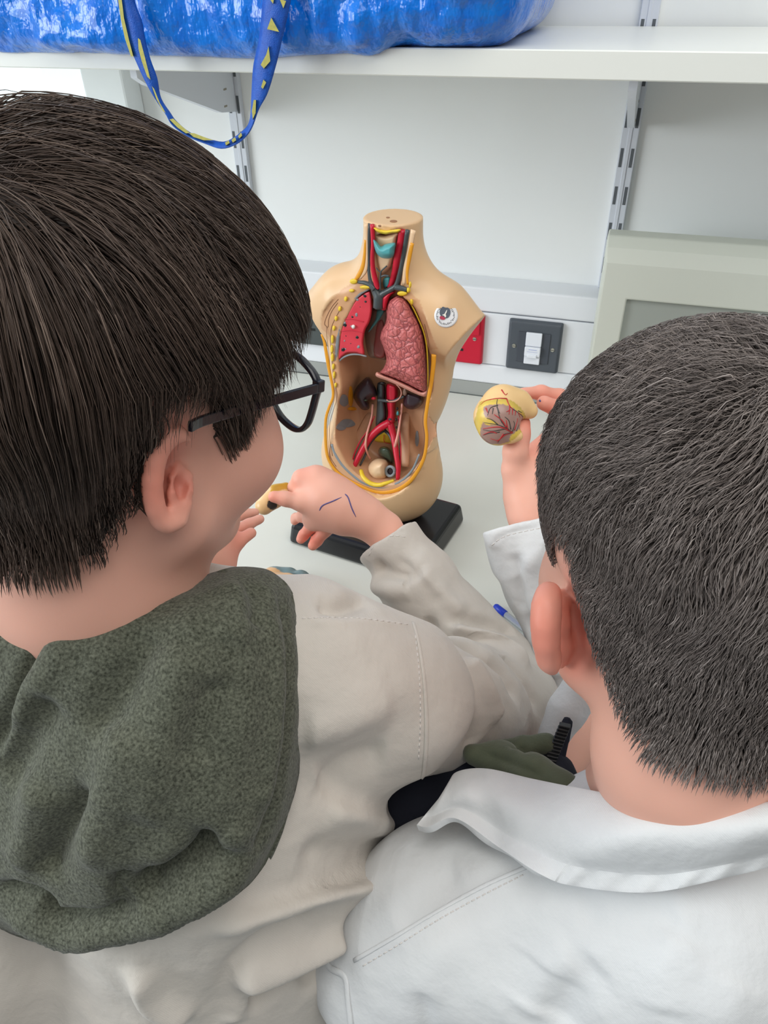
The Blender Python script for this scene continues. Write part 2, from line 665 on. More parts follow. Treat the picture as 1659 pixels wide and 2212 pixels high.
# ---- slotted shelving uprights and brackets
def upright(xc, label):
    y0, y1 = WY - 0.010, WY
    parts = [box_vf((xc - 0.0115, y0, z(-0.426)), (xc + 0.0115, y1, 2.45), 0.0012),
             box_vf((xc - 0.0026, y0 - 0.0012, z(-0.426)), (xc + 0.0026, y0 + 0.001, 2.45), 0.0006)]
    o = obj_vf('shelf_upright', join(parts), m_metal)
    tag(o, label, 'shelf upright', 'slotted shelf uprights on the wall')
    sl = []
    k = -3
    while True:
        zt = z(-0.2275) + k * 0.0502
        k += 1
        if zt > 1.75:
            break
        for s in (-1, 1):
            cx = xc + s * 0.0070
            box('slot', (cx - 0.0021, y0 - 0.0003, zt - 0.0245), (cx + 0.0021, y0 + 0.002, zt), m_slot, o)
    return o


RX = (-0.622, -0.0225)
upright(RX[0], 'slotted steel upright behind the looping blue strap')
upright(RX[1], 'slotted steel upright rising behind the cream monitor')

SF, ST, SB = 0.90, z(-0.0845), z(-0.1110)
shelf = box('wall_shelf', (-1.9, SF, SB), (1.9, WY - 0.012, ST), m_white, None, 0.0012, seg=1)
tag(shelf, 'long white wall shelf carrying the blue bag', 'shelf')
m_scr = mat('bracket_hook_steel', srgb(150, 145, 132), 0.4, metal=0.6)
for xc, lab in ((RX[0], 'pale tapered steel bracket under the shelf inside the strap loop'), (RX[1], 'narrow white bracket under the shelf above the cream monitor')):
    prof = [(WY - 0.012, SB), (SF + 0.03, SB), (SF + 0.03, SB - 0.012), (SF + 0.05, SB - 0.022), (WY - 0.06, SB - 0.082), (WY - 0.012, SB - 0.088)]
    t = 0.0045
    V = [(xc - t, a, b) for a, b in prof] + [(xc + t, a, b) for a, b in prof]
    n = len(prof)
    F = [tuple(range(n - 1, -1, -1)), tuple(range(n, 2 * n))] + [(i, (i + 1) % n, (i + 1) % n + n, i + n) for i in range(n)]
    b = obj_vf('shelf_bracket', (np.array(V), F), m_metal)
    tag(b, lab, 'shelf bracket', 'brackets carrying the wall shelf')
    hk = []
    for dz in (0.052, 0.074):
        hk.append(box_vf((xc - 0.0052, WY - 0.036 - dz * 0.2, SB - dz - 0.003), (xc + 0.0052, WY - 0.026 - dz * 0.2, SB - dz), 0.001))
    obj_vf('hook', join(hk), m_scr, b)
    if xc < -0.5:
        a = np.linspace(0, 2 * np.pi, 14, endpoint=False)
        hv = np.array([(xc + 0.0048, WY - 0.022 + 0.003 * np.cos(q), SB - 0.020 + 0.0055 * np.sin(q)) for q in a])
        obj_vf('hole', (np.vstack([hv, hv + (0.0008, 0, 0)]), [tuple(range(14, 28))] + [(i, (i + 1) % 14, (i + 1) % 14 + 14, i + 14) for i in range(14)]), m_slot, b)

# ---- sockets and switch on the trunking
m_grey = mat('charcoal_plastic', srgb(78, 84, 92), 0.45)
m_grey2 = mat('charcoal_insert', srgb(70, 75, 84), 0.4)
m_red = mat('red_plastic', srgb(198, 22, 52), 0.4)
m_dgreen = mat('dark_grey_plate', srgb(74, 80, 80), 0.4)
m_black = mat('socket_hole', srgb(25, 24, 24), 0.7)
m_screw = mat('screw_steel', srgb(205, 203, 192), 0.3, metal=0.85)
m_mod = mat('white_switch_module', srgb(228, 232, 240), 0.3)
m_print = mat('pale_blue_print', srgb(165, 175, 215), 0.6)


def frustum(x0, x1, z0, z1, y0, y1, ins):
    """Plate body: outer edge at y1 (wall side), front face inset at y0."""
    V, F = box_vf((x0, y0, z0), (x1, y1, z1), 0.0035, 3)
    V = V.copy()
    f = np.clip((y1 - V[:, 1]) / (y1 - y0), 0, 1)
    cx, cz = (x0 + x1) / 2, (z0 + z1) / 2
    V[:, 0] = cx + (V[:, 0] - cx) * (1 - f * ins / ((x1 - x0) / 2))
    V[:, 2] = cz + (V[:, 2] - cz) * (1 - f * ins / ((z1 - z0) / 2))
    return V, F


def screw(x, zz, y, par):
    a = np.linspace(0, 2 * np.pi, 16, endpoint=False)
    r = 0.0034
    V = [(x + r * np.cos(t), y, zz + r * np.sin(t)) for t in a] + [(x + r * 0.8 * np.cos(t), y - 0.0012, zz + r * 0.8 * np.sin(t)) for t in a]
    F = [(i, (i + 1) % 16, 16 + (i + 1) % 16, 16 + i) for i in range(16)] + [tuple(range(16, 32))]
    s = obj_vf('screw', (np.array(V), F), m_screw, par)
    obj_vf('screw_slot', box_vf((x - 0.0028, y - 0.0014, zz - 0.0004), (x + 0.0028, y - 0.0010, zz + 0.0004)), m_black, s)


# fused switch
sx, sz = -0.1165, z(-0.5115)
e = obj_vf('switch_plate', frustum(sx - 0.043, sx + 0.043, sz - 0.043, sz + 0.043, TY - 0.011, TY, 0.0025), m_grey)
tag(e, 'square charcoal wall switch with a white module in its middle', 'wall switch')
obj_vf('insert', box_vf((sx - 0.0255, TY - 0.0125, sz - 0.0255), (sx + 0.0255, TY - 0.010, sz + 0.0255), 0.0008), m_grey2, e)
md = obj_vf('switch_module', join([box_vf((sx - 0.0125, TY - 0.016, sz + 0.004), (sx + 0.0125, TY - 0.012, sz + 0.0265), 0.0012),
                                   box_vf((sx - 0.0125, TY - 0.0195, sz - 0.012), (sx + 0.0125, TY - 0.012, sz + 0.0035), 0.0015),
                                   box_vf((sx - 0.0125, TY - 0.016, sz - 0.0265), (sx + 0.0125, TY - 0.012, sz - 0.0125), 0.0012),
                                   box_vf((sx - 0.0075, TY - 0.0215, sz - 0.0135), (sx + 0.0075, TY - 0.018, sz - 0.008), 0.001)]), m_mod, e)
obj_vf('print', join([box_vf((sx - 0.006, TY - 0.0197, sz - 0.0005), (sx + 0.007, TY - 0.0194, sz + 0.0005)),
                      box_vf((sx - 0.008, TY - 0.0197, sz - 0.0040), (sx + 0.0085, TY - 0.0194, sz - 0.0035))]), m_print, md)
screw(sx - 0.0305, sz, TY - 0.0112, e); screw(sx + 0.0305, sz, TY - 0.0112, e)

# red double socket
xr = at_y(1046, 690, TY - 0.01)[0] + 0.001
rz0, rz1 = sz - 0.0425, sz + 0.0435
e = obj_vf('power_socket', frustum(xr - 0.146, xr, rz0, rz1, TY - 0.010, TY, 0.0015), m_red)
tag(e, 'red double power socket behind the shoulder of the anatomy torso', 'power socket', None)
for xo in (0, -0.074):
    a = at_y(1027.5, 708, TY - 0.012)
    obj_vf('rocker', box_vf((a[0] + xo - 0.0065, TY - 0.0135, a[2] - 0.0125), (a[0] + xo + 0.0065, TY - 0.009, a[2] + 0.0125), 0.001), m_red, e)
    hc = at_y(995.5, 755, TY - 0.01)
    obj_vf('pin_hole', join([box_vf((hc[0] + xo - 0.0040, TY - 0.0104, hc[2] - 0.0022), (hc[0] + xo + 0.0040, TY - 0.0095, hc[2] + 0.0022)),
                             box_vf((hc[0] + xo - 0.026, TY - 0.0104, hc[2] - 0.0022), (hc[0] + xo - 0.018, TY - 0.0095, hc[2] + 0.0022)),
                             box_vf((hc[0] + xo - 0.0132, TY - 0.0104, hc[2] + 0.018), (hc[0] + xo - 0.0088, TY - 0.0095, hc[2] + 0.028))]), m_black, e)
s_ = at_y(1025, 733, TY - 0.011)
screw(s_[0], s_[2], TY - 0.0101, e)

# dark socket half hidden behind the left shoulder of the torso
xl = at_y(641, 731, TY - 0.01)[0]
e = obj_vf('power_socket', frustum(xl, xl + 0.146, rz0, rz1, TY - 0.010, TY, 0.0015), m_dgreen)
tag(e, 'dark grey power socket between the brown fringe and the anatomy torso', 'power socket', None)
hc = at_y(676.5, 712, TY - 0.01)
for xo in (0, 0.074):
    obj_vf('pin_hole', join([box_vf((hc[0] + xo - 0.0040, TY - 0.0104, hc[2] - 0.0022), (hc[0] + xo + 0.0040, TY - 0.0095, hc[2] + 0.0022)),
                             box_vf((hc[0] + xo + 0.018, TY - 0.0104, hc[2] - 0.0022), (hc[0] + xo + 0.026, TY - 0.0095, hc[2] + 0.0022)),
                             box_vf((hc[0] + xo + 0.0088, TY - 0.0104, hc[2] + 0.018), (hc[0] + xo + 0.0132, TY - 0.0095, hc[2] + 0.028))]), m_black, e)

# ---- cream monitor at the right
m_cream = mat('cream_plastic', srgb(208, 212, 202), 0.45, bump=(900, 0.05, 0.0004))
m_screen = mat('grey_screen', srgb(160, 166, 160), 0.25, 0.5)
MY = 1.045
x0 = at_y(1310, 520, MY)[0]; zt = at_y(1330, 519, MY)[2]
x1, zb = x0 + 0.42, BZ + 0.028
bx0, bz1 = at_y(1353, 647, MY)[0], at_y(1353, 647, MY)[2]
e = empty('monitor', ((x0 + x1) / 2, MY + 0.05, BZ), 'cream monitor with a grey screen behind the short-haired head', 'monitor')


def W(o, par):      # parent keeping world placement
    o.parent = par
    o.matrix_parent_inverse = Matrix.Translation(par.location).inverted()
    return o


# rounded, slightly leaning front frame built as a swept profile
bm = bmesh.new()
ring = lambda xa, za, xb, zb_, y: [bm.verts.new((xa, y, za)), bm.verts.new((xb, y, za)), bm.verts.new((xb, y, zb_)), bm.verts.new((xa, y, zb_))]
bx1, bz0 = x1 - (bx0 - x0), zb + 0.05
loops = [ring(x0 + 0.004, zb + 0.004, x1 - 0.004, zt - 0.004, MY + 0.055),
         ring(x0, zb, x1, zt, MY + 0.05), ring(x0, zb, x1, zt, MY + 0.022),
         ring(x0 + 0.0012, zb + 0.002, x1 - 0.0012, zt - 0.012, MY + 0.008), ring(x0 + 0.004, zb + 0.006, x1 - 0.004, zt - 0.030, MY),
         ring(bx0, bz0, bx1, bz1, MY), ring(bx0 + 0.001, bz0 + 0.001, bx1 - 0.001, bz1 - 0.001, MY + 0.008)]
for a, b in zip(loops, loops[1:]):
    for i in range(4):
        j = (i + 1) % 4
        bm.faces.new((a[i], a[j], b[j], b[i]))
bm.faces.new(loops[0][::-1])
bm.normal_update()
me = bpy.data.meshes.new('mesh'); bm.to_mesh(me); bm.free()
bz = W(link('bezel', me, m_cream, None, False), e)
bv = bz.modifiers.new('bevel', 'BEVEL'); bv.width = 0.002; bv.segments = 2; bv.limit_method = 'ANGLE'
W(box('screen', (bx0 + 0.0005, MY + 0.006, bz0 + 0.0005), (bx1 - 0.0005, MY + 0.012, bz1 - 0.0005), m_screen), e)
W(box('rear_case', (x0 + 0.03, MY + 0.05, zb + 0.03), (x1 - 0.03, MY + 0.0935, zt - 0.03), m_cream, None, 0.01), e)
W(obj_vf('stand', join([box_vf((x0 + 0.11, MY - 0.02, BZ), (x1 - 0.11, MY + 0.085, BZ + 0.012), 0.004), box_vf((x0 + 0.17, MY + 0.045, BZ + 0.01), (x1 - 0.17, MY + 0.075, zb + 0.06), 0.003)]), m_cream), e)

# ---- blue woven carrier bag on the shelf
m_bag = mat('blue_woven_plastic', srgb(0, 126, 228), 0.22, 0.6, noise=(40, srgb(0, 94, 200), 0.6), coat=0.4)
nt = m_bag.node_tree
pb = nt.nodes['Principled BSDF']; tc = nt.nodes[m_bag['tc']]
mp = nt.nodes.new('ShaderNodeMapping'); mp.inputs['Scale'].default_value = (1.0, 1.0, 0.45)
nt.links.new(tc.outputs['Object'], mp.inputs['Vector'])
n1 = nt.nodes.new('ShaderNodeTexNoise'); n1.inputs['Scale'].default_value = 120; n1.inputs['Detail'].default_value = 2
n2 = nt.nodes.new('ShaderNodeTexNoise'); n2.inputs['Scale'].default_value = 28; n2.inputs['Detail'].default_value = 4
nt.links.new(mp.outputs['Vector'], n1.inputs['Vector']); nt.links.new(tc.outputs['Object'], n2.inputs['Vector'])
ad = nt.nodes.new('ShaderNodeMath'); ad.operation = 'MULTIPLY_ADD'; ad.inputs[1].default_value = 0.35
nt.links.new(n1.outputs['Fac'], ad.inputs[0]); nt.links.new(n2.outputs['Fac'], ad.inputs[2])
bp = nt.nodes.new('ShaderNodeBump'); bp.inputs['Strength'].default_value = 1.0; bp.inputs['Distance'].default_value = 0.009
nt.links.new(ad.outputs[0], bp.inputs['Height']); nt.links.new(bp.outputs['Normal'], pb.inputs['Normal'])
xR = at_y(1150, 20, 0.92)[0]
xL = -1.02


def bagwarp(p):
    q = p.copy()
    a = vnoise(p * np.array([9, 14, 16])) * 0.013 + (np.abs(vnoise(p * np.array([26, 30, 20]) + 5)) - 0.3) * 0.010 + (np.abs(vnoise(p * np.array([60, 60, 34]) + 15)) - 0.3) * 0.0045
    q[:, 1] += a
    q[:, 2] += vnoise(p[:, [0, 0, 1]] * np.array([9, 0, 0]) + 3) * 0.004 * (p[:, 1] < 0.95)
    q[:, 0] += vnoise(p * 17 + 9) * 0.006
    return q


bag = [rbox(((xL + xR) / 2, 1.03, ST + 0.175), ((xR - xL) / 2, 0.150, 0.176), None, 0.045, 0),
       rbox(((xL + xR) / 2 - 0.05, 0.90, ST + 0.10), ((xR - xL) / 2 - 0.10, 0.024, 0.108), None, 0.02, 0.03)]
V, Q = sdf_mesh(bag, (xL - .03, 0.84, ST - .03), (xR + .03, 1.2, ST + .38), 0.0042, bagwarp)
m_ = (V[:, 1] > SF - 0.001) & (V[:, 2] < ST + 0.0005)
V[m_, 2] = ST + 0.0005
e = empty('carrier_bag', ((xL + xR) / 2, 1.03, ST), 'big shiny blue woven bag lying on the white shelf', 'bag')
W(link('bag_body', mesh_from(V, Q), m_bag), e)
# strap
LE = [(253, -60), (253, 0), (264, 42), (272, 84), (291, 127), (310, 169), (333, 211), (358, 245), (371, 270), (401, 291), (439, 308), (477, 321), (510, 311), (531, 293), (544, 271), (557, 238), (578, 202), (597, 139), (610, 84), (629, 0), (636, -60)]
RE = [(288, -60), (291, 0), (306, 42), (314, 84), (325, 127), (340, 169), (348, 211), (368, 243), (382, 262), (411, 286), (443, 297), (481, 306), (506, 296), (525, 281), (536, 268), (541, 245), (543, 202), (547, 142), (559, 84), (567, 0), (570, -60)]
SY = 0.853
n = 90
le, re_ = catmull(LE, n), catmull(RE, n)
rows = []
for i in range(n):
    row = []
    for t in np.linspace(0, 1, 7):
        q = le[i] * (1 - t) + re_[i] * t
        wpx = np.linalg.norm(le[i] - re_[i])
        row.append(at_y(q[0], q[1], SY - 0.004 * math.sin(t * math.pi) * min(1, wpx / 40) + 0.010 * (t - 0.5) * max(0, 1 - wpx / 60)))
    rows.append(row)
V = np.array(rows).reshape(-1, 3)
F = [(i * 7 + j, i * 7 + j + 1, (i + 1) * 7 + j + 1, (i + 1) * 7 + j) for i in range(n - 1) for j in range(6)]
m_strap = mat('blue_webbing', srgb(20, 90, 190), 0.5, noise=(160, srgb(12, 70, 165), 0.6), bump=(900, 0.5, 0.001))
m_yel = mat('yellow_webbing_print', srgb(196, 186, 92), 0.6, noise=(300, srgb(150, 150, 80), 0.8))
st = W(link('strap', mesh_from(V, F), m_strap), e)
so = st.modifiers.new('solid', 'SOLIDIFY'); so.thickness = 0.0016; so.offset = 1
yp = [[(254, -8), (262, -8), (268, 40), (278, 84), (288, 122), (283, 122), (270, 84), (261, 42)],
      [(298, 82), (303, 86), (312, 120), (322, 160), (325, 172), (318, 166), (306, 132), (299, 105)],
      [(328, 186), (333, 192), (345, 222), (358, 244), (352, 240), (338, 214)],
      [(366, 258), (374, 256), (392, 272), (410, 287), (402, 288), (384, 276)],
      [(408, 287), (420, 288), (446, 298), (462, 303), (440, 303), (418, 296)],
      [(586, 38), (603, 69), (577, 63)], [(604, -2), (618, 2), (612, 18)], [(584, 0), (592, -4), (590, 8)],
      [(575, 118), (580, 100), (584, 132), (570, 148), (563, 140)], [(569, 172), (575, 178), (568, 192), (564, 188)], [(548, 216), (553, 216), (552, 244), (546, 258), (544, 240)],
      [(486, 308), (494, 303), (496, 309), (488, 314)], [(500, 302), (508, 296), (510, 303), (503, 308)], [(514, 294), (521, 286), (523, 293), (517, 299)]]
pv = []
for poly in yp:
    V3 = [at_y(q[0], q[1], SY - 0.0062) for q in poly] + [at_y(q[0], q[1], SY - 0.0010) for q in poly]
    k = len(poly)
    pv.append((V3, [tuple(range(k)), tuple(range(2 * k - 1, k - 1, -1))] + [(i, i + k, (i + 1) % k + k, (i + 1) % k) for i in range(k)]))
W(obj_vf('strap_print', join(pv), m_yel), e)['label'] = 'faded yellow woven print'

# ================================================================== ANATOMY TORSO
TA = math.radians(-9)
TEX = np.array([math.cos(TA), math.sin(TA), 0]); TN = np.array([math.sin(TA), -math.cos(TA), 0]); EZ = np.array([0, 0, 1.0])
TO = np.array([-0.25, 0.735, BZ])
TR = np.array([TEX, TN, EZ])
RIM = 0.020


def TL(x, h, zz):
    return TO + TEX * x + TN * h + EZ * zz


def T(u, v, h):
    r = cray(u, v)
    t = ((TO - EYE) @ TN + h) / (r @ TN)
    return EYE + r * t


def T2(u, v, h):
    q = T(u, v, h) - TO
    return np.array([q @ TEX, q @ EZ])


Z1 = lambda pts: [(640 + x / 3.95, 440 + y / 3.95) for x, y in pts]
Z2 = lambda pts: [(640 + x / 3.95, 780 + y / 3.95) for x, y in pts]

m_tskin = mat('flesh_coloured_vinyl', srgb(217, 180, 138), 0.36, 0.5, noise=(14, srgb(211, 172, 130), 0.6))
m_tin = mat('inner_body_wall', srgb(196, 152, 120), 0.5, noise=(60, srgb(182, 138, 106), 0.7))
m_tred = mat('artery_red', srgb(196, 26, 52), 0.35)
m_tlung = mat('cut_lung_red', srgb(214, 62, 76), 0.45, noise=(70, srgb(200, 48, 62), 0.6))
m_tvein = mat('vein_slate', srgb(66, 74, 76), 0.35)
m_tkid = mat('kidney_purple', srgb(54, 40, 48), 0.3)
m_tyel = mat('fat_yellow', srgb(226, 194, 52), 0.4)
m_tora = mat('fat_orange', srgb(222, 152, 34), 0.4)
m_tteal = mat('cartilage_teal', srgb(78, 158, 162), 0.4)
m_tbei = mat('tissue_beige', srgb(224, 190, 152), 0.4)
m_tpink = mat('tissue_pink', srgb(222, 158, 142), 0.45)
m_tgrey = mat('cut_bone_grey', srgb(132, 138, 142), 0.5)
m_tbrown = mat('membrane_brown', srgb(138, 104, 88), 0.35, noise=(55, srgb(104, 92, 82), 0.8))
m_tline = mat('groove_brown', srgb(128, 88, 62), 0.6)
m_tgreen = mat('dark_green_organ', srgb(58, 72, 58), 0.2)
m_tblack = mat('black_gloss_base', srgb(26, 26, 29), 0.22)
m_pinklung = mat('veined_lung_pink', srgb(190, 98, 98), 0.42)
nt = m_pinklung.node_tree
tc = nt.nodes[m_pinklung['tc']]
vo = nt.nodes.new('ShaderNodeTexVoronoi'); vo.feature = 'DISTANCE_TO_EDGE'; vo.inputs['Scale'].default_value = 125
nz = nt.nodes.new('ShaderNodeTexNoise'); nz.inputs['Scale'].default_value = 90
mxv = nt.nodes.new('ShaderNodeVectorMath'); mxv.operation = 'MULTIPLY_ADD'; mxv.inputs[1].default_value = (0.012,) * 3
nt.links.new(tc.outputs['Object'], nz.inputs['Vector']); nt.links.new(nz.outputs['Color'], mxv.inputs[0]); nt.links.new(tc.outputs['Object'], mxv.inputs[2])
nt.links.new(mxv.outputs[0], vo.inputs['Vector'])
rp = nt.nodes.new('ShaderNodeValToRGB')
rp.color_ramp.elements[0].color = srgb(138, 62, 66); rp.color_ramp.elements[0].position = 0.0
rp.color_ramp.elements[1].color = srgb(196, 106, 104); rp.color_ramp.elements[1].position = 0.10
nt.links.new(vo.outputs['Distance'], rp.inputs['Fac']); nt.links.new(rp.outputs['Color'], nt.nodes['Principled BSDF'].inputs['Base Color'])
bp = nt.nodes.new('ShaderNodeBump'); bp.inputs['Strength'].default_value = 0.9; bp.inputs['Distance'].default_value = 0.004
nt.links.new(vo.outputs['Distance'], bp.inputs['Height']); nt.links.new(bp.outputs['Normal'], nt.nodes['Principled BSDF'].inputs['Normal'])

torso = empty('anatomy_torso', tuple(TO), 'half-size flesh-coloured anatomy torso with open chest standing on a black base', 'anatomy model')


def tp(name, vf, m, smooth=True, par=None, label=None):
    o = link(name, mesh_from(vf[0], vf[1]), m, None, smooth)
    W(o, torso)
    if par is not None:
        o.parent = par
        o.matrix_parent_inverse = par.matrix_world.inverted() if False else Matrix.Identity(4)
        o.parent = par
    if label:
        o['label'] = label
    return o


# base
base = box_vf((-0.096, -0.070, 0.0005), (0.094, 0.072, 0.030), 0.006, 3)
bv = base[0].copy(); f = np.clip(bv[:, 2] / 0.03, 0, 1)
bv[:, 0] = -0.003 + (bv[:, 0] + 0.003) * (1 - 0.045 * f); bv[:, 1] *= (1 - 0.06 * f)
bv = TO + bv[:, [0]] * TEX - bv[:, [1]] * -TN + bv[:, [2]] * EZ
tp('base', (bv, base[1]), m_tblack, False, None, 'glossy black rectangular base')

# body shell
OUT = [(788, 484), (785, 540), (786, 575), (778, 600), (755, 612), (730, 635), (705, 665), (695, 690), (693, 715), (700, 735), (704, 760), (708, 800), (716, 835), (717, 858), (708, 880), (701, 905), (700, 945), (704, 985), (716, 1010), (735, 1030), (770, 1050), (815, 1068), (850, 1066), (880, 1050), (905, 1022), (920, 985), (926, 945), (922, 910), (928, 870), (936, 830), (942, 765), (938, 740), (925, 700), (905, 655), (885, 620), (882, 590), (890, 545), (900, 497), (880, 494), (850, 502), (815, 499), (800, 489)]
INN = [(752, 680), (775, 640), (800, 625), (815, 600), (806, 520), (830, 505), (870, 508), (862, 600), (868, 640), (890, 660), (907, 695), (920, 740), (924, 830), (920, 865), (912, 900), (915, 940), (908, 985), (890, 1020), (860, 1042), (820, 1045), (785, 1035), (755, 1010), (735, 975), (722, 940), (722, 905), (730, 870), (738, 840), (733, 800), (730, 770), (735, 720)]
out2 = np.array([T2(u, v, RIM) for u, v in OUT])
inn2 = catmull_closed([T2(u, v, RIM) for u, v in INN], 90)
out2 = catmull_closed(out2, 126)


def tloc(p):
    return (p - TO) @ TR.T           # columns: x, h, z


def arm(side):
    a, b = np.array([0.017 + side * 0.055, -0.014, 0.306]), np.array([0.017 + side * 0.092, -0.016, 0.280])
    c1 = cone(a, b, 0.033, 0.029)
    pc, pn = np.array([0.017 + side * 0.078, 0, 0.279]), np.array([side * 0.80, 0.05, -0.60])

    def fn(p):
        q = tloc(p)
        return np.maximum(c1.fn(q), (q - pc) @ pn)
    return S(fn, 0.020)


def lprim(s):
    f0 = s.fn
    return S(lambda p: f0(tloc(p)), s.k, s.mode)


nk_top = 0.4005
prim = [lprim(ell((0.014, -0.018, 0.258), (0.073, 0.042, 0.102), k=0.0)),
        lprim(ell((0.004, -0.013, 0.180), (0.055, 0.035, 0.10), k=0.05)),
        lprim(ell((-0.002, -0.014, 0.096), (0.082, 0.046, 0.082), k=0.03)),
        lprim(cone((-0.040, -0.014, 0.306), (0.070, -0.014, 0.305), 0.027, 0.027, k=0.03)),
        arm(1), arm(-1),
        lprim(cone((0.020, -0.010, 0.30), (0.021, -0.010, 0.46), 0.031, 0.0293, k=0.034)),
        lprim(plane((0, 0, nk_top), (0, 0, 1), 0.001)),
        lprim(plane((0, 0, 0.026), (0, 0, -1), 0.006))]


def rimcut(p):
    q = tloc(p)
    return np.maximum(poly_sd(out2, q[:, [0, 2]]), RIM - q[:, 1])


def cavity(p):
    q = tloc(p)
    dd = poly_sd(inn2, q[:, [0, 2]])
    fl = np.where(q[:, 2] > 0.318, 0.006, -0.032)
    return -sm(-dd, -(fl - q[:, 1]), 0.012)


prim += [S(rimcut, 0.0015, 'cut'), S(cavity, 0.002, 'cut')]
V, Q = sdf_mesh(prim, (-0.43, 0.60, BZ + 0.005), (-0.07, 0.86, BZ + 0.43), 0.0017)
shell = W(link('body_shell', mesh_from(V, Q), m_tskin), torso)
q = tloc(V)
inr = poly_sd(inn2, q[:, [0, 2]]) < 0.0012
rimz = (poly_sd(out2, q[:, [0, 2]]) < 0.0004) & (q[:, 1] < RIM + 0.0012) & (q[:, 1] > RIM - 0.003)
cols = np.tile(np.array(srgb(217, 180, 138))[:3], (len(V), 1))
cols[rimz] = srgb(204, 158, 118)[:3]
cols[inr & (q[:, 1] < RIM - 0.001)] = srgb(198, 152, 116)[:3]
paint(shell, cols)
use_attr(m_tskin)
tb = bvh_of(V, Q)


def curve3(pts, h, n=None):
    pl = catmull(pts, n or max(10, 4 * len(pts)))
    hh = np.broadcast_to(np.asarray(h, float), (len(pl),)) if np.ndim(h) == 0 else np.interp(np.linspace(0, 1, len(pl)), np.linspace(0, 1, len(h)), h)
    return np.array([T(u, v, a) for (u, v), a in zip(pl, hh)])


def tt(name, pts, h, rpx, m, flat=1.0, par=None, label=None, n=None, seg=8):
    path = curve3(pts, h, n)
    rr = np.interp(np.linspace(0, 1, len(path)), np.linspace(0, 1, np.size(rpx)), np.atleast_1d(rpx)) * 0.93 / FPX
    return tp(name, tube_vf(path, rr, seg, flat, TN), m, True, par, label)


def tpoly(name, pts, h0, H, m, wpx=12, step=2.2, n=None, par=None, label=None, bump=None, smooth=True, ease=0.5):
    poly = catmull_closed(pts, n or max(24, len(pts) * 5))

    def to3(p2, hh):
        return np.array([T(p[0], p[1], k) for p, k in zip(p2, np.broadcast_to(hh, (len(p2),)))])
    return tp(name, puff(poly, to3, h0, H, wpx, step, bump=bump, ease=ease), m, smooth, par, label)


# rim layers
OR = [(694, 722), (701, 741), (706, 770), (711, 800), (718, 835), (719, 858), (711, 880), (704, 905), (703, 945), (707, 985), (720, 1010), (740, 1029), (772, 1047), (815, 1063), (850, 1061), (880, 1045), (902, 1018), (917, 985), (922, 945), (919, 910), (924, 870), (931, 830), (936, 790), (937, 766)]
tt('fat_layer', OR, RIM + 0.0006, [2, 4, 4, 3, 3, 3.4, 4, 4.2, 4, 4.4, 4.4, 4, 3.5, 3.5, 3.8, 4.4, 5], m_tora, 0.35, None, 'orange fat layer round the opening', 120)
for pts in ([(730.6, 646.5), (717.6, 661.7), (705.7, 683.4), (700.8, 699.7), (705.7, 707.2), (705.7, 724.6), (710, 760), (714, 800), (721, 835), (723, 858), (716, 882), (709, 908), (708, 945), (713, 985), (726, 1008)],
            [(729.5, 654), (716.5, 672.5), (710, 690), (709, 704), (706, 708)],
            [(738, 662), (716.5, 705), (714.4, 737.6), (715.5, 765), (719.8, 802.7), (725, 835), (728, 858), (721, 884), (713, 912), (712, 948), (718, 985)],
            [(917, 700), (926, 740), (929, 790), (925, 835), (918, 872), (913, 908), (917, 945), (911, 983)],
            [(922, 880), (916, 910), (920, 945), (914, 985), (899, 1014)]):
    tt('muscle_groove', pts, RIM + 0.0002, 0.55, m_tline, 0.6, None, None, 60, 5)
for u, v, a, b in ((747, 646, 3.5, 5), (734, 667, 3.5, 5), (726, 688, 3.2, 5), (721.4, 709, 3.2, 5), (718, 733, 3, 8), (717, 754, 3, 8), (718, 772, 3, 8), (720, 792, 2.8, 6), (721.8, 810, 2.5, 7), (725, 832, 2.5, 5), (764, 608, 7, 5), (760, 628, 5, 3.5), (789, 620.5, 10, 4), (869, 634, 9, 5), (882, 627, 4, 5), (889, 653, 3, 6), (886, 615, 2.5, 6)):
    al = np.linspace(0, 2 * np.pi, 12, endpoint=False)
    tpoly('rib_section', [(u + 1.25 * a * math.cos(t), v + 1.2 * b * math.sin(t)) for t in al], RIM - 0.0006, 0.0030, m_tyel, 3, 2, 20)
tt('lung_membrane', [(797, 624), (778, 634), (757, 655), (741, 684), (732, 715), (728, 750), (725, 788)], RIM - 0.001, [2, 3, 3.5, 3.5, 3.5, 4, 2], m_tgrey, 0.5, None, 'grey membrane')
tt('diaphragm_edge', [(725, 792), (731, 782), (742, 772), (758, 766), (775, 766), (792, 770)], RIM - 0.003, [1.6, 1.8, 1.8, 1.6], m_tgrey, 0.6)
tt('pelvic_crest', Z2([(300, 710), (340, 800), (400, 890), (500, 985), (600, 1050), (720, 1078), (800, 1068), (900, 1022), (990, 930), (1050, 795)]), RIM - 0.001, [4, 5, 5, 5, 4.5, 4, 3.5, 3, 2.5, 2], m_tgrey, 0.5, None, 'blue-grey cut bone of the pelvis', 60)

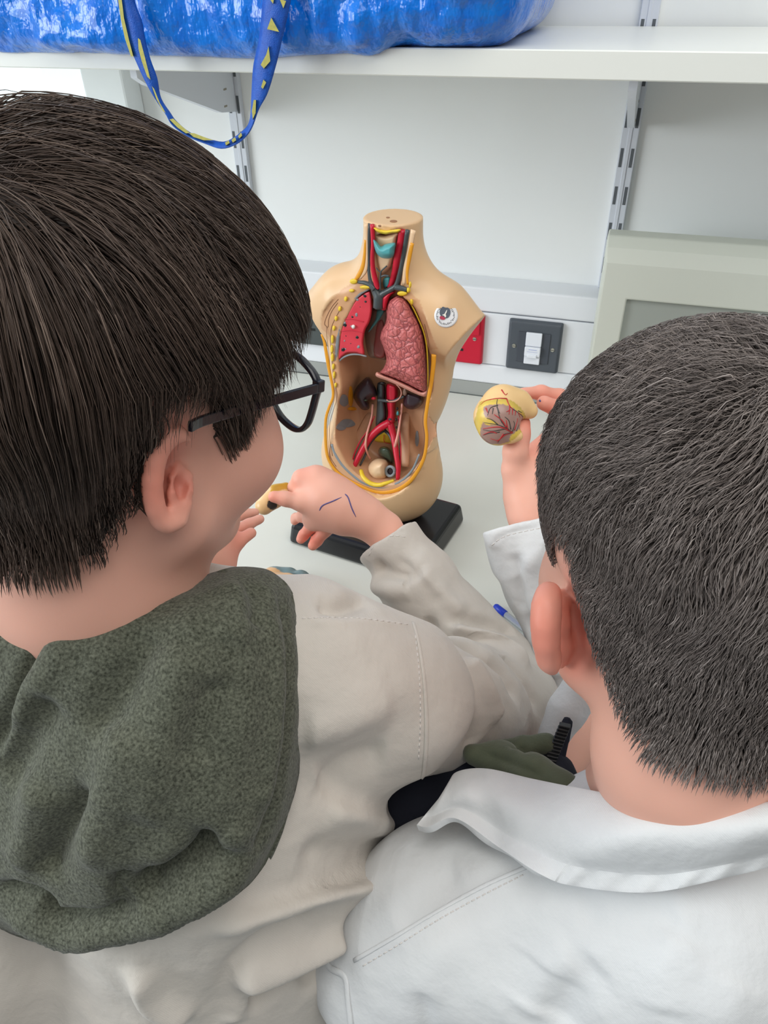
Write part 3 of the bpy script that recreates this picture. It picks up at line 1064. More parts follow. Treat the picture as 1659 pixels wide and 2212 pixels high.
# left lung, cut open
cl = tpoly('cut_lung', [(797, 628), (803, 640), (804, 668), (799, 694), (789, 714), (785, 740), (787, 766), (770, 763), (750, 764), (738, 773), (730, 782), (730, 760), (735, 716), (744, 690), (759, 660), (774, 641)], RIM - 0.010, 0.009, m_tlung, 4, 2.4, 90)
for sp in (Z1([(375, 992), (470, 985), (575, 1008)]), Z1([(365, 1088), (470, 1082), (575, 1102)])):
    tt('fissure', sp, RIM - 0.0006, 0.7, m_tred, 0.6, None, None, 20, 5)
for x, y, a, c in ((520, 765, 2.6, 0), (585, 788, 4.5, 0), (590, 836, 4, 0), (522, 820, 3.8, 1), (486, 872, 1.6, 0), (545, 880, 2.2, 0), (437, 925, 3.2, 1), (514, 948, 4.2, 1), (478, 966, 3.4, 0), (415, 1036, 5, 0), (413, 1018, 4, 1), (473, 1046, 4, 1), (422, 1128, 2.6, 0), (412, 1170, 3.2, 1), (466, 1194, 2.6, 0), (520, 1140, 5, 0), (531, 1222, 4.2, 1), (400, 1245, 6, 0), (420, 1240, 3, 1)):
    u, v = Z1([(x, y)])[0]
    al = np.linspace(0, 2 * np.pi, 10, endpoint=False)
    jit = 1 + 0.10 * np.sin(2 * al + x) + 0.08 * np.sin(5 * al + y)
    b = a * (0.8 + 0.4 * ((x * 7) % 10) / 10)
    tpoly('airway' if c else 'vessel_opening', [(u + a * j * math.cos(t), v + b * j * math.sin(t)) for t, j in zip(al, jit)], RIM - 0.0018, 0.0013, m_tgrey if c else m_tblack, 2, 2, 20)
u, v = Z1([(487, 1050)])[0]
tpoly('fixing_pin', [(u + 4.2 * math.cos(t), v + 4.6 * math.sin(t)) for t in np.linspace(0, 6.28, 8, endpoint=False)], RIM - 0.0008, 0.003, m_white, 3, 1.6, 20)

# heart bed between the lungs
hb = tpoly('heart_bed', Z1([(640, 890), (720, 880), (800, 900), (800, 1000), (780, 1080), (770, 1150), (770, 1240), (770, 1330), (700, 1320), (625, 1305), (592, 1200), (582, 1090), (600, 980)]), -0.012, 0.010, m_tbrown, 14, 3, 60)
tpoly('airway_branch', Z1([(690, 905), (755, 905), (720, 980), (650, 1070), (610, 1105), (630, 1050), (670, 985)]), -0.004, 0.004, m_tteal, 5, 2.4, 40)
tpoly('membrane', Z1([(690, 1010), (740, 990), (760, 1100), (755, 1300), (660, 1290), (665, 1130)]), -0.004, 0.0035, m_tvein if False else mat('membrane_red_brown', srgb(128, 66, 62), 0.35), 6, 2.6, 40)

# right lung
tpoly('lung_base', Z1([(690, 1436), (740, 1455), (860, 1500), (970, 1550), (1070, 1600), (1116, 1590), (1114, 1632), (1085, 1646), (1000, 1614), (900, 1566), (780, 1512), (700, 1484), (676, 1462)]), 0.002, 0.016, m_tpink, 6, 2.4, 70, None, 'paler pink underside of the lung')
tpoly('lung', Z1([(826, 790), (860, 776), (905, 782), (960, 832), (1010, 920), (1060, 1020), (1095, 1130), (1110, 1250), (1113, 1400), (1112, 1590), (1065, 1608), (960, 1556), (840, 1500), (735, 1462), (712, 1440), (745, 1400), (768, 1330), (742, 1230), (712, 1150), (725, 1080), (756, 1020), (766, 960), (762, 880), (782, 824)]), -0.006, 0.040, m_pinklung, 26, 2.4, 120, None, 'dark pink veined lung')
tt('rib_margin', Z1([(930, 790), (985, 870), (1035, 970), (1085, 1090), (1112, 1220), (1122, 1400), (1122, 1560)]), RIM - 0.001, [1.2, 1.6, 1.4, 1.4, 1.2], m_tyel, 0.6)

# neck
tpoly('throat', Z1([(655, 240), (760, 262), (870, 245), (862, 330), (838, 470), (800, 560), (722, 610), (675, 520), (652, 330)]), 0.002, 0.016, m_tbei, 12, 2.4, 60)
tpoly('cut_fat', Z1([(658, 200), (760, 226), (885, 216), (872, 246), (812, 252), (760, 262), (684, 240)]), RIM - 0.002, 0.006, m_tyel, 4, 2, 50)
tpoly('throat_cartilage', Z1([(655, 302), (692, 330), (722, 362), (762, 344), (832, 332), (847, 345), (842, 382), (822, 456), (742, 466), (690, 430), (664, 370)]), 0.020, 0.012, m_tteal, 12, 1.8, 70, None, 'turquoise throat cartilage', None, True, 0.8)
tpoly('windpipe', Z1([(742, 640), (800, 628), (797, 706), (750, 722)]), 0.008, 0.006, m_tteal, 5, 2, 30)
tt('neck_artery', Z1([(648, 176), (656, 330), (650, 450), (656, 560), (686, 690), (706, 726)]), 0.0205, [4, 4, 4, 4.5, 5, 3], m_tred)
tt('neck_artery', Z1([(905, 226), (895, 330), (868, 440), (845, 560), (812, 680), (790, 715)]), 0.014, [7, 7.5, 7.5, 6, 5, 4], m_tred)
tt('neck_vein', Z1([(630, 172), (622, 350), (624, 500), (636, 640), (676, 740), (706, 800), (700, 886)]), 0.018, [4.5, 4.5, 4.5, 5, 8, 11, 10], m_tvein)
tt('neck_vein', Z1([(950, 226), (922, 400), (892, 560), (856, 690), (810, 730), (750, 762), (706, 800)]), 0.018, [4.2, 4, 4.2, 4.5, 5, 6, 8], m_tvein)
tt('collar_vein', Z1([(528, 668), (590, 676), (640, 700), (668, 730)]), RIM, [3, 4, 5, 6], m_tvein)
tt('collar_vein', Z1([(846, 712), (900, 722), (944, 738)]), RIM, [5, 5, 4], m_tvein)
tpoly('aortic_arch', Z1([(716, 812), (752, 770), (815, 742), (850, 752), (806, 792), (784, 850), (765, 905), (724, 900)]), 0.008, 0.013, m_tred, 8, 2.2, 50)
for pts, r in (([(682, 545), (704, 575), (722, 585)], 1.0), ([(772, 532), (740, 560), (722, 585), (716, 650), (718, 745)], 1.4), ([(790, 618), (755, 612), (726, 622)], 1.8)):
    tt('thyroid_vein', Z1(pts), 0.0225, r, m_tvein, 0.8, None, None, 16, 6)
tt('neck_fat', Z1([(588, 310), (582, 440), (566, 540), (530, 615), (500, 650)]), RIM + 0.0004, [2, 3, 4, 4, 2], m_tora, 0.35)
tt('neck_fat', Z1([(990, 335), (966, 450), (946, 580), (950, 690)]), RIM + 0.0004, [3.5, 4, 3, 2], m_tora, 0.35)
tt('neck_muscle', Z1([(596, 170), (598, 300), (602, 420), (590, 560), (540, 640)]), RIM, [4, 3, 3, 4, 2], m_tbei, 0.3)
tt('neck_muscle', Z1([(1000, 226), (970, 380), (930, 560), (915, 690)]), RIM, [5, 4, 4, 3], m_tbei, 0.3)

# abdomen
tpoly('kidney', Z2([(615, 136), (552, 178), (502, 240), (487, 300), (510, 352), (552, 406), (592, 420), (622, 404), (622, 372), (612, 340), (640, 318), (684, 300), (686, 258), (662, 200)]), -0.026, 0.018, m_tkid, 14, 2.4, 70)
tpoly('kidney', Z2([(928, 250), (1000, 268), (1076, 300), (1082, 350), (1042, 396), (990, 414), (942, 402), (914, 370), (918, 300)]), -0.026, 0.014, m_tkid, 12, 2.4, 60)
tpoly('vena_cava', Z2([(692, 196), (752, 196), (758, 330), (768, 470), (744, 522), (680, 558), (684, 440), (690, 330)]), -0.028, 0.012, m_tvein, 8, 2.2, 50)
tpoly('main_artery', Z2([(772, 196), (850, 200), (868, 250), (864, 330), (846, 372), (842, 520), (800, 556), (758, 536), (778, 450), (766, 330)]), -0.028, 0.015, m_tred, 9, 2.2, 50)
tt('iliac_artery', Z2([(806, 520), (720, 566), (640, 640), (580, 730), (526, 830), (478, 940)]), [-0.016, -0.012, -0.008, -0.002, 0.006, 0.012], [8.5, 8, 7.5, 7, 6, 5], m_tred)
tt('iliac_artery', Z2([(800, 530), (826, 620), (842, 710), (854, 800), (868, 910), (864, 1010)]), [-0.016, -0.012, -0.006, 0.0, 0.007, 0.012], [8, 7, 6.5, 6, 5, 4], m_tred)
tt('iliac_vein', Z2([(745, 596), (680, 640), (625, 710), (590, 800), (545, 890)]), [-0.02, -0.016, -0.01, -0.003, 0.005], [3, 3, 2.8, 2.6, 2], m_tvein)
tt('iliac_vein', Z2([(755, 590), (800, 640), (828, 720)]), [-0.02, -0.016, -0.01], [3.5, 3.2, 2], m_tvein)
tt('pelvic_vessel', Z2([(668, 470), (610, 590), (548, 680), (496, 790), (466, 920)]), [-0.018, -0.012, -0.006, 0.003, 0.011], [1.2, 1.4, 1.6, 1.6, 1.4], m_tred)
tt('pelvic_vessel', Z2([(872, 470), (884, 620), (892, 760), (888, 900), (880, 1000)]), [-0.018, -0.012, -0.004, 0.004, 0.011], [1.2, 1.3, 1.3, 1.2], m_tred)
tt('pelvic_vein', Z2([(662, 480), (600, 600), (556, 690), (506, 800), (478, 915)]), [-0.018, -0.012, -0.006, 0.003, 0.011], 0.9, m_tvein)
tt('pelvic_vein', Z2([(866, 480), (876, 620), (884, 770), (880, 900), (874, 1000)]), [-0.018, -0.012, -0.004, 0.004, 0.011], 0.9, m_tvein)
tt('ureter', Z2([(652, 366), (644, 470), (606, 610), (592, 710), (604, 780), (632, 836)]), [-0.02, -0.018, -0.004, 0.001, -0.002, -0.008], [2.5, 2, 2.4, 2.6, 2.2, 2], m_tpink)
tt('ureter', Z2([(904, 360), (892, 470), (872, 600), (852, 690), (832, 760)]), [-0.02, -0.018, -0.006, -0.001, -0.004], [2.5, 2, 2.6, 3.2, 2.4], m_tpink)
tt('back_muscle', Z2([(640, 440), (560, 620), (505, 760), (462, 900)]), [-0.034, -0.026, -0.018, -0.008], [9, 13, 13, 10], m_tin, 0.45)
tt('back_muscle', Z2([(940, 430), (925, 580), (930, 740), (930, 900)]), [-0.034, -0.026, -0.018, -0.008], [9, 11, 11, 9], m_tin, 0.4)
tpoly('spine_patch', Z2([(700, 606), (760, 596), (812, 648), (824, 706), (760, 704), (690, 694), (662, 676)]), -0.034, 0.005, m_tyel, 6, 2.4, 40)
tt('spine_vessel', Z2([(748, 630), (752, 690), (800, 706)]), -0.0275, 0.8, m_tred)
tpoly('colon_loop', Z2([(718, 734), (768, 728), (808, 760), (832, 820), (834, 872), (800, 876), (768, 842), (718, 812), (698, 770)]), -0.024, 0.016, m_tgreen, 9, 2, 50, None, 'dark green loop')
tpoly('bladder', Z2([(610, 884), (655, 842), (720, 828), (776, 852), (792, 930), (784, 1008), (722, 1036), (655, 1030), (608, 984), (596, 930)]), -0.020, 0.038, m_tbei, 22, 2, 60)
pf_ = [cast(tb, *q_) for q_ in catmull(Z2([(548, 936), (570, 992), (622, 1034), (690, 1054), (770, 1046), (836, 1024)]), 30)]
tp('pelvic_fat', tube_vf(np.array([p_ + n_ * 0.001 for p_, n_ in pf_]), np.interp(np.arange(30), [0, 10, 20, 29], [0.0026, 0.003, 0.0026, 0.0018]), 8), m_tyel)
al = np.linspace(0, 2 * np.pi, 25)
tt('rectum', [(640 + (802 + 36 * math.cos(t)) / 3.95, 780 + (940 + 40 * math.sin(t)) / 3.95) for t in al], 0.010, 3.2, m_tgrey, 1.0, None, 'grey ring', 40)
tpoly('rectum_opening', [(640 + (802 + 38 * math.cos(t)) / 3.95, 780 + (940 + 42 * math.sin(t)) / 3.95) for t in al[:-1]], -0.020, 0.029, m_tkid, 4, 2, 30)
tpoly('pubic_joint', Z2([(628, 1034), (650, 1026), (662, 1040), (650, 1056), (630, 1052)]), 0.008, 0.006, m_tteal, 4, 1.8, 24)
cut_spots = []
for c, a, b, m_ in (((405, 335), 9, 13, m_tgrey), ((432, 530), 17, 9, m_tgrey), ((380, 560), 10, 8, m_tgrey), ((462, 300), 5, 22, m_tora), ((475, 405), 10, 4, m_tora), ((1032, 660), 4, 17, m_tgrey), ((862, 405), 2.6, 3.6, m_tblack), ((866, 445), 3, 5, m_tteal), ((852, 500), 2.4, 4, m_tblack), ((854, 565), 2, 3, m_tblack), ((800, 498), 4, 3.4, m_tvein), ((660, 318), 5, 3.5, m_tred), ((590, 335), 4.5, 2.2, m_tgreen), ((928, 262), 5, 9, m_tbrown), ((730, 188), 9, 3, m_tblack)):
    u, v = Z2([c])[0]
    hit, nn = cast(tb, u, v)
    al2 = np.linspace(0, 2 * np.pi, 12, endpoint=False)
    ol = [(u + a * math.cos(t) * (1 + 0.12 * math.sin(3 * t)), v + b * math.sin(t)) for t in al2]
    if m_ in (m_tgrey, m_tora):
        cut_spots.append((ol, m_))
    else:
        hh = {m_tred: -0.009, m_tgreen: -0.009, m_tvein: -0.0135, m_tblack: -0.0150, m_tteal: -0.016}.get(m_, -0.012)
        tpoly('cut_spot', ol, hh - 0.001, 0.0032, m_, 3, 2.2, 30)
tt('renal_vessel', Z2([(700, 330), (760, 338), (830, 340), (880, 318), (920, 300)]), -0.0135, [4, 3.4, 3.2, 3, 2.5], m_tvein)
tt('clear_tube', Z2([(856, 200), (890, 240), (895, 290), (860, 335), (800, 345), (770, 330)]), -0.012, 1.3, m_tpink)

# sticker on the right breast, top edge peeling
sc_, sr = (963.5, 682), 25.5
pv, pf, rings = [], [], 7
hits = []
for i in range(rings + 1):
    for j in range(28):
        t = 2 * math.pi * j / 28
        rr = sr * i / rings
        du, dv = rr * math.cos(t), rr * math.sin(t)
        lim = -17.5 - 0.009 * (abs(du) - 25) * 0 + 4.5 * (1 - (du / 20) ** 2)
        if dv < lim:
            dv = lim
        hits.append((sc_[0] + du, sc_[1] + dv))
pts3 = [cast(tb, *h) for h in hits]
V = np.array([p_ + n_ * (0.0005 + 0.002 * max(0, (665 - h[1]) / 10 + 0.3) * (h[1] < 668)) for (p_, n_), h in zip(pts3, hits)])
F = [(i * 28 + j, i * 28 + (j + 1) % 28, (i + 1) * 28 + (j + 1) % 28, (i + 1) * 28 + j) for i in range(rings) for j in range(28)]
stk = tp('sticker', (V, F), mat('white_sticker_paper', srgb(232, 234, 236), 0.3), True, None, 'round white sticker with a grey emblem')
so = stk.modifiers.new('solid', 'SOLIDIFY'); so.thickness = 0.0003


def decal(pts, off):
    poly = catmull_closed(pts, max(20, len(pts) * 4)) if len(pts) > 4 else np.array(pts, float)
    hv = [cast(tb, *q_) for q_ in poly]
    a_ = [p_ + n_ * off for p_, n_ in hv]; b_ = [p_ + n_ * (off - 0.0004) for p_, n_ in hv]
    k_ = len(poly)
    return np.array(a_ + b_), [tuple(range(k_)), tuple(range(2 * k_ - 1, k_ - 1, -1))] + [(i, i + k_, (i + 1) % k_ + k_, (i + 1) % k_) for i in range(k_)]


for ol, m_ in cut_spots:
    W(obj_vf('cut_bone', decal(ol, 0.0007), m_), torso)
Z5 = lambda pts: [(900 + x / 6.505, 540 + y / 6.505) for x, y in pts]
m_em = mat('sticker_grey_ink', srgb(84, 92, 104), 0.5); m_emr = mat('sticker_red_ink', srgb(178, 62, 84), 0.5); m_ink = mat('sticker_black_ink', srgb(45, 46, 54), 0.6)
W(obj_vf('emblem', decal(Z5([(365, 800), (400, 812), (440, 815), (470, 850), (470, 905), (440, 950), (395, 955), (345, 930), (322, 885), (330, 840)]), 0.0010), m_em, None), torso)
W(obj_vf('emblem', decal(Z5([(424, 842), (416, 880), (405, 902), (412, 928), (400, 948), (382, 925), (358, 912), (388, 898), (404, 870)]), 0.0013), mat('sticker_white_ink', srgb(235, 232, 222), 0.5), None), torso)
W(obj_vf('emblem', decal(Z5([(325, 935), (355, 928), (385, 945), (402, 965), (370, 980), (330, 965)]), 0.0013), m_emr, None), torso)
inkp = []
for k_, a_ in enumerate(np.radians(np.linspace(-60, 235, 30))):
    r0 = 15.5 + 3.0 * ((k_ * 37) % 10) / 10; r1 = r0 + 1.6 + 2.6 * ((k_ * 53) % 10) / 10
    ca, sa = math.cos(a_), math.sin(a_)
    cu, cv = sc_[0] - 1.5, sc_[1] - 0.5
    w_ = 0.45
    inkp.append(decal([(cu + r0 * ca - w_ * sa, cv + r0 * sa + w_ * ca), (cu + r1 * ca - w_ * sa, cv + r1 * sa + w_ * ca), (cu + r1 * ca + w_ * sa, cv + r1 * sa - w_ * ca), (cu + r0 * ca + w_ * sa, cv + r0 * sa - w_ * ca)], 0.0010))
W(obj_vf('sticker_lettering', join(inkp), m_ink), torso)

# peg holes in the neck stump
hp = []
for u, v, a, b in ((850, 477.5, 8, 2.6), (838, 469.5, 4, 1.4), (820, 487, 3.5, 1.4)):
    zz = BZ + nk_top
    ring_ = [at_z(u + a * math.cos(t), v + b * math.sin(t), zz + 0.0004) for t in np.linspace(0, 2 * math.pi, 14, endpoint=False)]
    lo_ = [p_ - EZ * 0.001 for p_ in ring_]
    hp.append((np.array(ring_ + lo_), [tuple(range(14)), tuple(range(27, 13, -1))] + [(i, i + 14, (i + 1) % 14 + 14, (i + 1) % 14) for i in range(14)]))
for vf in hp:
    W(obj_vf('peg_hole', vf, mat('peg_hole_brown', srgb(150, 108, 76), 0.7) if vf is hp[0] else bpy.data.materials['peg_hole_brown']), torso)

# ---- pen and the loose organ lying on the worktop
d0 = at_z(1069, 1309, BZ + 0.004); d1 = at_z(1125, 1352, BZ + 0.004)
ax = (d1 - d0) / np.linalg.norm(d1 - d0)
pen = empty('ballpoint_pen', tuple(d0 + ax * 0.07), 'clear ballpoint pen with a blue cap lying beside the white cuff', 'pen')
m_blue = mat('blue_pen_plastic', srgb(28, 60, 190), 0.3)
m_clear = mat('clear_pen_barrel', srgb(225, 232, 238), 0.12, trans=0.55)
W(obj_vf('cap', tube_vf([d0, d0 + ax * 0.002, d0 + ax * 0.017, d0 + ax * 0.018], [0.0030, 0.0041, 0.0041, 0.003], 14), m_blue, None, True), pen)
W(obj_vf('barrel', tube_vf([d0 + ax * 0.0175, d0 + ax * 0.135], [0.0036, 0.0036], 12), m_clear, None, True), pen)
W(obj_vf('ink_tube', tube_vf([d0 + ax * 0.018, d0 + ax * 0.134], [0.0012, 0.0012], 8), m_blue, None, True), pen)
W(obj_vf('tip', tube_vf([d0 + ax * 0.135, d0 + ax * 0.146], [0.003, 0.0008], 10), m_screw, None, True), pen)

# ================================================================== PEOPLE
def skin_mat(name, base, light):
    m = mat(name, tuple(base) + (1,), 0.48, 0.35, bump=(700, 0.12, 0.0004), sss=0.12)
    return use_attr(m)


def head_frame(hd, pt, ro):
    F = np.array([math.sin(hd) * math.cos(pt), math.cos(hd) * math.cos(pt), -math.sin(pt)])
    R = np.array([math.cos(hd), -math.sin(hd), 0]); U = np.cross(R, F)
    R2 = math.cos(ro) * R + math.sin(ro) * U; U2 = -math.sin(ro) * R + math.cos(ro) * U
    return np.array([R2, F, U2])


class Head:
    def __init__(s, c, hd, pt, ro, sc):
        s.c = np.array(c) + (0, 0, CAMZ); s.R = head_frame(math.radians(hd), math.radians(pt), math.radians(ro)); s.s = sc

    def w(s, x, y, z_):
        return s.c + np.array([x, y, z_]) * s.s @ s.R

    def l(s, p):
        return ((p - s.c) @ s.R.T) / s.s

    def prims(s, ck=0.0):
        e = lambda c, r, k, m='add': ell(s.w(*c), np.array(r) * s.s, s.R, k, m)
        c = lambda a, b, ra, rb, k, m='add': cone(s.w(*a), s.w(*b), ra * s.s, rb * s.s, k, m)
        o = [e((0, -0.012, 0.016), (0.073, 0.090, 0.080), 0.0), e((0, 0.030, 0.008), (0.062, 0.056, 0.062), 0.02),
             e((0, 0.030, -0.043), (0.054, 0.048, 0.057), 0.02)]
        for q in (-1, 1):
            o += [c((q * 0.046, 0.002, -0.068), (q * 0.012, 0.052, -0.101), 0.020, 0.018, 0.022),
                  e((q * (0.037 + 0.001 * ck), 0.046 + 0.002 * ck, -0.047), (0.028, 0.031, 0.030), 0.018),
                  c((q * 0.050, 0.062, 0.012), (q * 0.014, 0.082, 0.010), 0.011, 0.011, 0.015)]
        o += [e((0, 0.058, -0.103), (0.018, 0.015, 0.014), 0.014),
              c((0, 0.081, -0.004), (0, 0.094, -0.040), 0.0065, 0.0095, 0.010), e((0, 0.088, -0.046), (0.015, 0.010, 0.008), 0.006)]
        for q in (-1, 1):
            o += [e((q * 0.031, 0.092, -0.010), (0.014, 0.014, 0.009), 0.010, 'cut'), e((q * 0.031, 0.073, -0.010), (0.0125, 0.0125, 0.0125), 0.002)]
        o += [e((0, 0.074, -0.070), (0.019, 0.008, 0.0045), 0.004), e((0, 0.072, -0.079), (0.016, 0.008, 0.005), 0.004), e((0, 0.082, -0.0745), (0.015, 0.006, 0.0012), 0.002, 'cut')]
        return o


def pxchain(pts, k=0.004, inner=0.003, mode='add'):
    """pts: (u, v, distance, radius in pixels)"""
    return chain([P(a, b, d) for a, b, d, r in pts], [px(r, d) for a, b, d, r in pts], k, mode, inner)


def zz(s, ox, oy, pts):
    """Convert (x, y, d, r) read on an enlarged crop to photo pixels."""
    return [(ox + x / s, oy + y / s, d, r / s) for x, y, d, r in pts]


def skin_paint(o, V, base, extra, H=None):
    cols = np.tile(np.array(base), (len(V), 1))
    n = vnoise(V * 60)[:, None] * 0.04 + vnoise(V * 17 + 4)[:, None] * 0.05
    cols = cols * (1 + n)
    for c, r, col, amt in extra:
        w = np.exp(-(((V - np.asarray(c)) ** 2).sum(1)) / (r * r))[:, None] * amt
        cols = cols * (1 - w) + np.array(col) * w
    if H is not None:
        l = H.l(V)
        ax_ = np.abs(l[:, 0])
        eye = (((ax_ - 0.031) / 0.0115) ** 2 + ((l[:, 2] + 0.010) / 0.0045) ** 2 < 1) & (l[:, 1] > 0.072)
        fr_ = l[:, 1] < 0.105
        eye &= fr_
        cols[eye] = srgb(226, 222, 218)[:3]
        cols[eye & (((ax_ - 0.031) ** 2 + (l[:, 2] + 0.011) ** 2) < 0.0046 ** 2)] = srgb(58, 40, 30)[:3]
        brow = (np.abs(l[:, 2] - (0.013 + 0.05 * (ax_ - 0.012) - 1.6 * np.maximum(ax_ - 0.034, 0))) < 0.0030) & (ax_ > 0.013) & (ax_ < 0.047) & (l[:, 1] > 0.05) & fr_
        cols[brow] = cols[brow] * 0.35
        lip = ((l[:, 0] / 0.020) ** 2 + ((l[:, 2] + 0.0745) / 0.0085) ** 2 < 1) & (l[:, 1] > 0.06) & fr_
        cols[lip] = cols[lip] * np.array([0.92, 0.68, 0.68])
    paint(o, np.clip(cols, 0, 1))


SK = np.array(srgb(227, 172, 152)[:3])
SKR = np.array(srgb(226, 120, 100)[:3])

# ---------------------------------------------------------------- boy at the left: body
HL = Head((-0.2415, 0.2880, -0.1645), 20.5, 11.5, 1.2, 1.03)
ear = lambda pts: zz(3.606, 200, 850, pts)
pr = HL.prims()
# right ear, seen from behind
pr += [pxchain(ear([(738, 356, .339, 32), (672, 312, .334, 44), (592, 345, .332, 54), (522, 425, .332, 62), (478, 545, .333, 68), (462, 680, .335, 68), (466, 800, .338, 66), (488, 900, .341, 62), (530, 985, .345, 58), (596, 1018, .348, 54), (655, 1000, .350, 46)]), 0.003, 0.005),
       pxchain(ear([(668, 560, .352, 20), (628, 660, .347, 22), (612, 780, .346, 24), (626, 920, .348, 30), (660, 985, .350, 36)]), 0.0015, 0.003),
       pxchain(ear([(755, 640, .356, 34), (742, 750, .353, 34), (722, 870, .353, 40), (690, 975, .353, 46)]), 0.006, 0.004),
       pxchain(ear([(660, 450, .362, 70), (600, 640, .357, 80), (600, 800, .356, 80), (640, 930, .357, 70)]), 0.006, 0.006),
       pxchain(ear([(700, 560, .372, 90), (660, 700, .370, 100), (660, 900, .370, 80)]), 0.010, 0.006),
       pxchain(ear([(676, 630, .346, 36), (690, 720, .350, 46), (684, 790, .350, 30)]), 0.002, 0.002, 'cut'),
       pxchain(ear([(572, 720, .336, 12), (568, 800, .336, 17), (574, 900, .339, 14)]), 0.002, 0.002, 'cut'),
       pxchain(ear([(715, 435, .349, 16), (660, 480, .346, 20), (612, 600, .341, 14)]), 0.002, 0.002, 'cut')]
# left ear (far side)
eq = lambda pts, r: chain([HL.w(*p) for p in pts], r, 0.004, 'add', 0.004)
pr += [eq([(-0.068, 0.008, -0.012), (-0.078, -0.004, 0.0), (-0.084, -0.018, -0.012), (-0.080, -0.014, -0.038), (-0.070, 0.000, -0.058)], [0.004, 0.006, 0.007, 0.006, 0.005]),
       eq([(-0.066, -0.004, -0.02), (-0.070, -0.006, -0.045)], [0.012, 0.008])]
# neck, trunk, arms
nb = P(265, 1330, 0.44)
L_sh, L_el, L_wr = P(745, 1500, 0.515), P(1105, 1555, 0.690), P(830, 1150, 0.712)
tr0, tr1 = np.array([-0.27, 0.235, CAMZ - 0.46]), np.array([-0.27, 0.21, CAMZ - 0.68])
pr += [chain([HL.w(0, -0.018, -0.05), HL.w(0, -0.016, -0.11), nb + (0, 0.006, -0.045)], [0.054, 0.053, 0.058], 0.018, 'add', 0.02),
       chain([nb + (0, 0.0, -0.05), tr0, tr1], [0.050, 0.065, 0.070], 0.03, 'add', 0.04),
       chain([tr0 + (0.05, 0.02, 0.05), L_sh, L_el, L_wr], [0.05, 0.036, 0.030, px(38, .70)], 0.02, 'add', 0.01)]
hz = lambda pts: zz(3.606, 440, 960, pts)
pr += [pxchain(hz([(1400, 660, .712, 138), (1240, 560, .706, 150), (1080, 480, .702, 170), (960, 400, .702, 168), (880, 320, .704, 150)]), 0.010, 0.012),
       pxchain(hz([(1060, 560, .706, 130), (900, 560, .708, 90), (850, 590, .712, 80)]), 0.012, 0.010),
       pxchain(hz([(930, 480, .700, 105), (760, 452, .694, 66), (640, 425, .691, 54), (548, 408, .690, 47)]), 0.008, 0.005),       # thumb
       pxchain(hz([(860, 270, .700, 100), (762, 268, .698, 68), (716, 330, .706, 52), (672, 372, .716, 44)]), 0.006, 0.005),      # index finger
       pxchain(hz([(840, 420, .716, 85), (750, 440, .728, 62), (690, 420, .738, 50), (660, 400, .742, 44)]), 0.006, 0.005),
       pxchain(hz([(860, 560, .716, 62), (770, 560, .728, 46), (716, 572, .738, 36), (706, 600, .735, 30)]), 0.0015, 0.003),
       pxchain(hz([(890, 600, .718, 60), (826, 648, .726, 44), (780, 706, .731, 42), (757, 738, .728, 38)]), 0.0015, 0.003),
       pxchain(hz([(1010, 620, .716, 62), (944, 676, .722, 47), (880, 750, .727, 45), (850, 788, .724, 40)]), 0.0015, 0.003)]
# his left arm and hand, mostly hidden behind the chin
l_sh, l_el, l_wr = np.array([-0.405, 0.27, CAMZ - 0.37]), np.array([-0.40, 0.43, CAMZ - 0.53]), P(405, 1275, 0.60)
pr += [chain([tr0 + (-0.05, 0.02, 0.05), l_sh, l_el, l_wr], [0.05, 0.036, 0.030, 0.019], 0.02, 'add', 0.01),
       pxchain([(405, 1275, .60, 52), (425, 1215, .61, 78), (440, 1175, .625, 76)], 0.010, 0.01),
       pxchain(hz([(60, 880, .615, 66), (160, 846, .620, 58), (272, 756, .626, 50), (368, 690, .632, 44)]), 0.006, 0.003),
       pxchain(hz([(40, 780, .63, 62), (200, 690, .64, 50), (350, 622, .648, 42), (436, 582, .652, 38)]), 0.005, 0.003),
       pxchain(hz([(20, 700, .64, 60), (180, 600, .655, 48), (320, 540, .665, 40), (400, 530, .668, 34)]), 0.005, 0.003),
       pxchain(hz([(0, 640, .65, 55), (150, 530, .665, 42), (260, 480, .672, 36)]), 0.005, 0.003),
       pxchain(hz([(-30, 800, .60, 62), (60, 640, .60, 52), (180, 520, .62, 44)]), 0.006, 0.003)]
V, Q = sdf_mesh(pr, (-0.50, 0.10, CAMZ - 0.72), (0.04, 0.60, CAMZ - 0.04), 0.0017)
print('left body', len(V))
boyL = empty('person', (tr1[0], tr1[1], CAMZ - 0.72), 'person with longer brown hair, black glasses and dark green hood over a white lab coat', 'person')
bodyL = W(link('body', mesh_from(V, Q), skin_mat('skin_warm', SK, SK)), boyL)
earc = P(330, 1050, .336)
skin_paint(bodyL, V, SK, [(earc, 0.022, SKR, 0.55), (P(350, 945, .34), 0.014, SKR, 0.5), (P(390, 1050, .35), 0.008, SKR * 0.7, 0.7), (HL.w(0.04, 0.06, -0.05), 0.03, SKR, 0.18),
                          (P(585, 1078, .69), 0.012, SKR * 1.15, 0.45), (P(665, 1160, .728), 0.014, SKR * 1.1, 0.6), (P(690, 1170, .728), 0.016, SKR * 1.1, 0.6), (P(655, 1030, .70), 0.014, SKR * 1.1, 0.35),
                          (HL.w(0, .09, -0.075), 0.014, SKR * 0.8, 0.6), (P(500, 1180, .625), 0.03, SKR * 1.05, 0.5)], HL)
bodyLV, bodyLQ = V, Q
bl = bvh_of(V, Q)
m_pen = mat('blue_pen_ink_on_skin', srgb(92, 82, 132), 0.6)


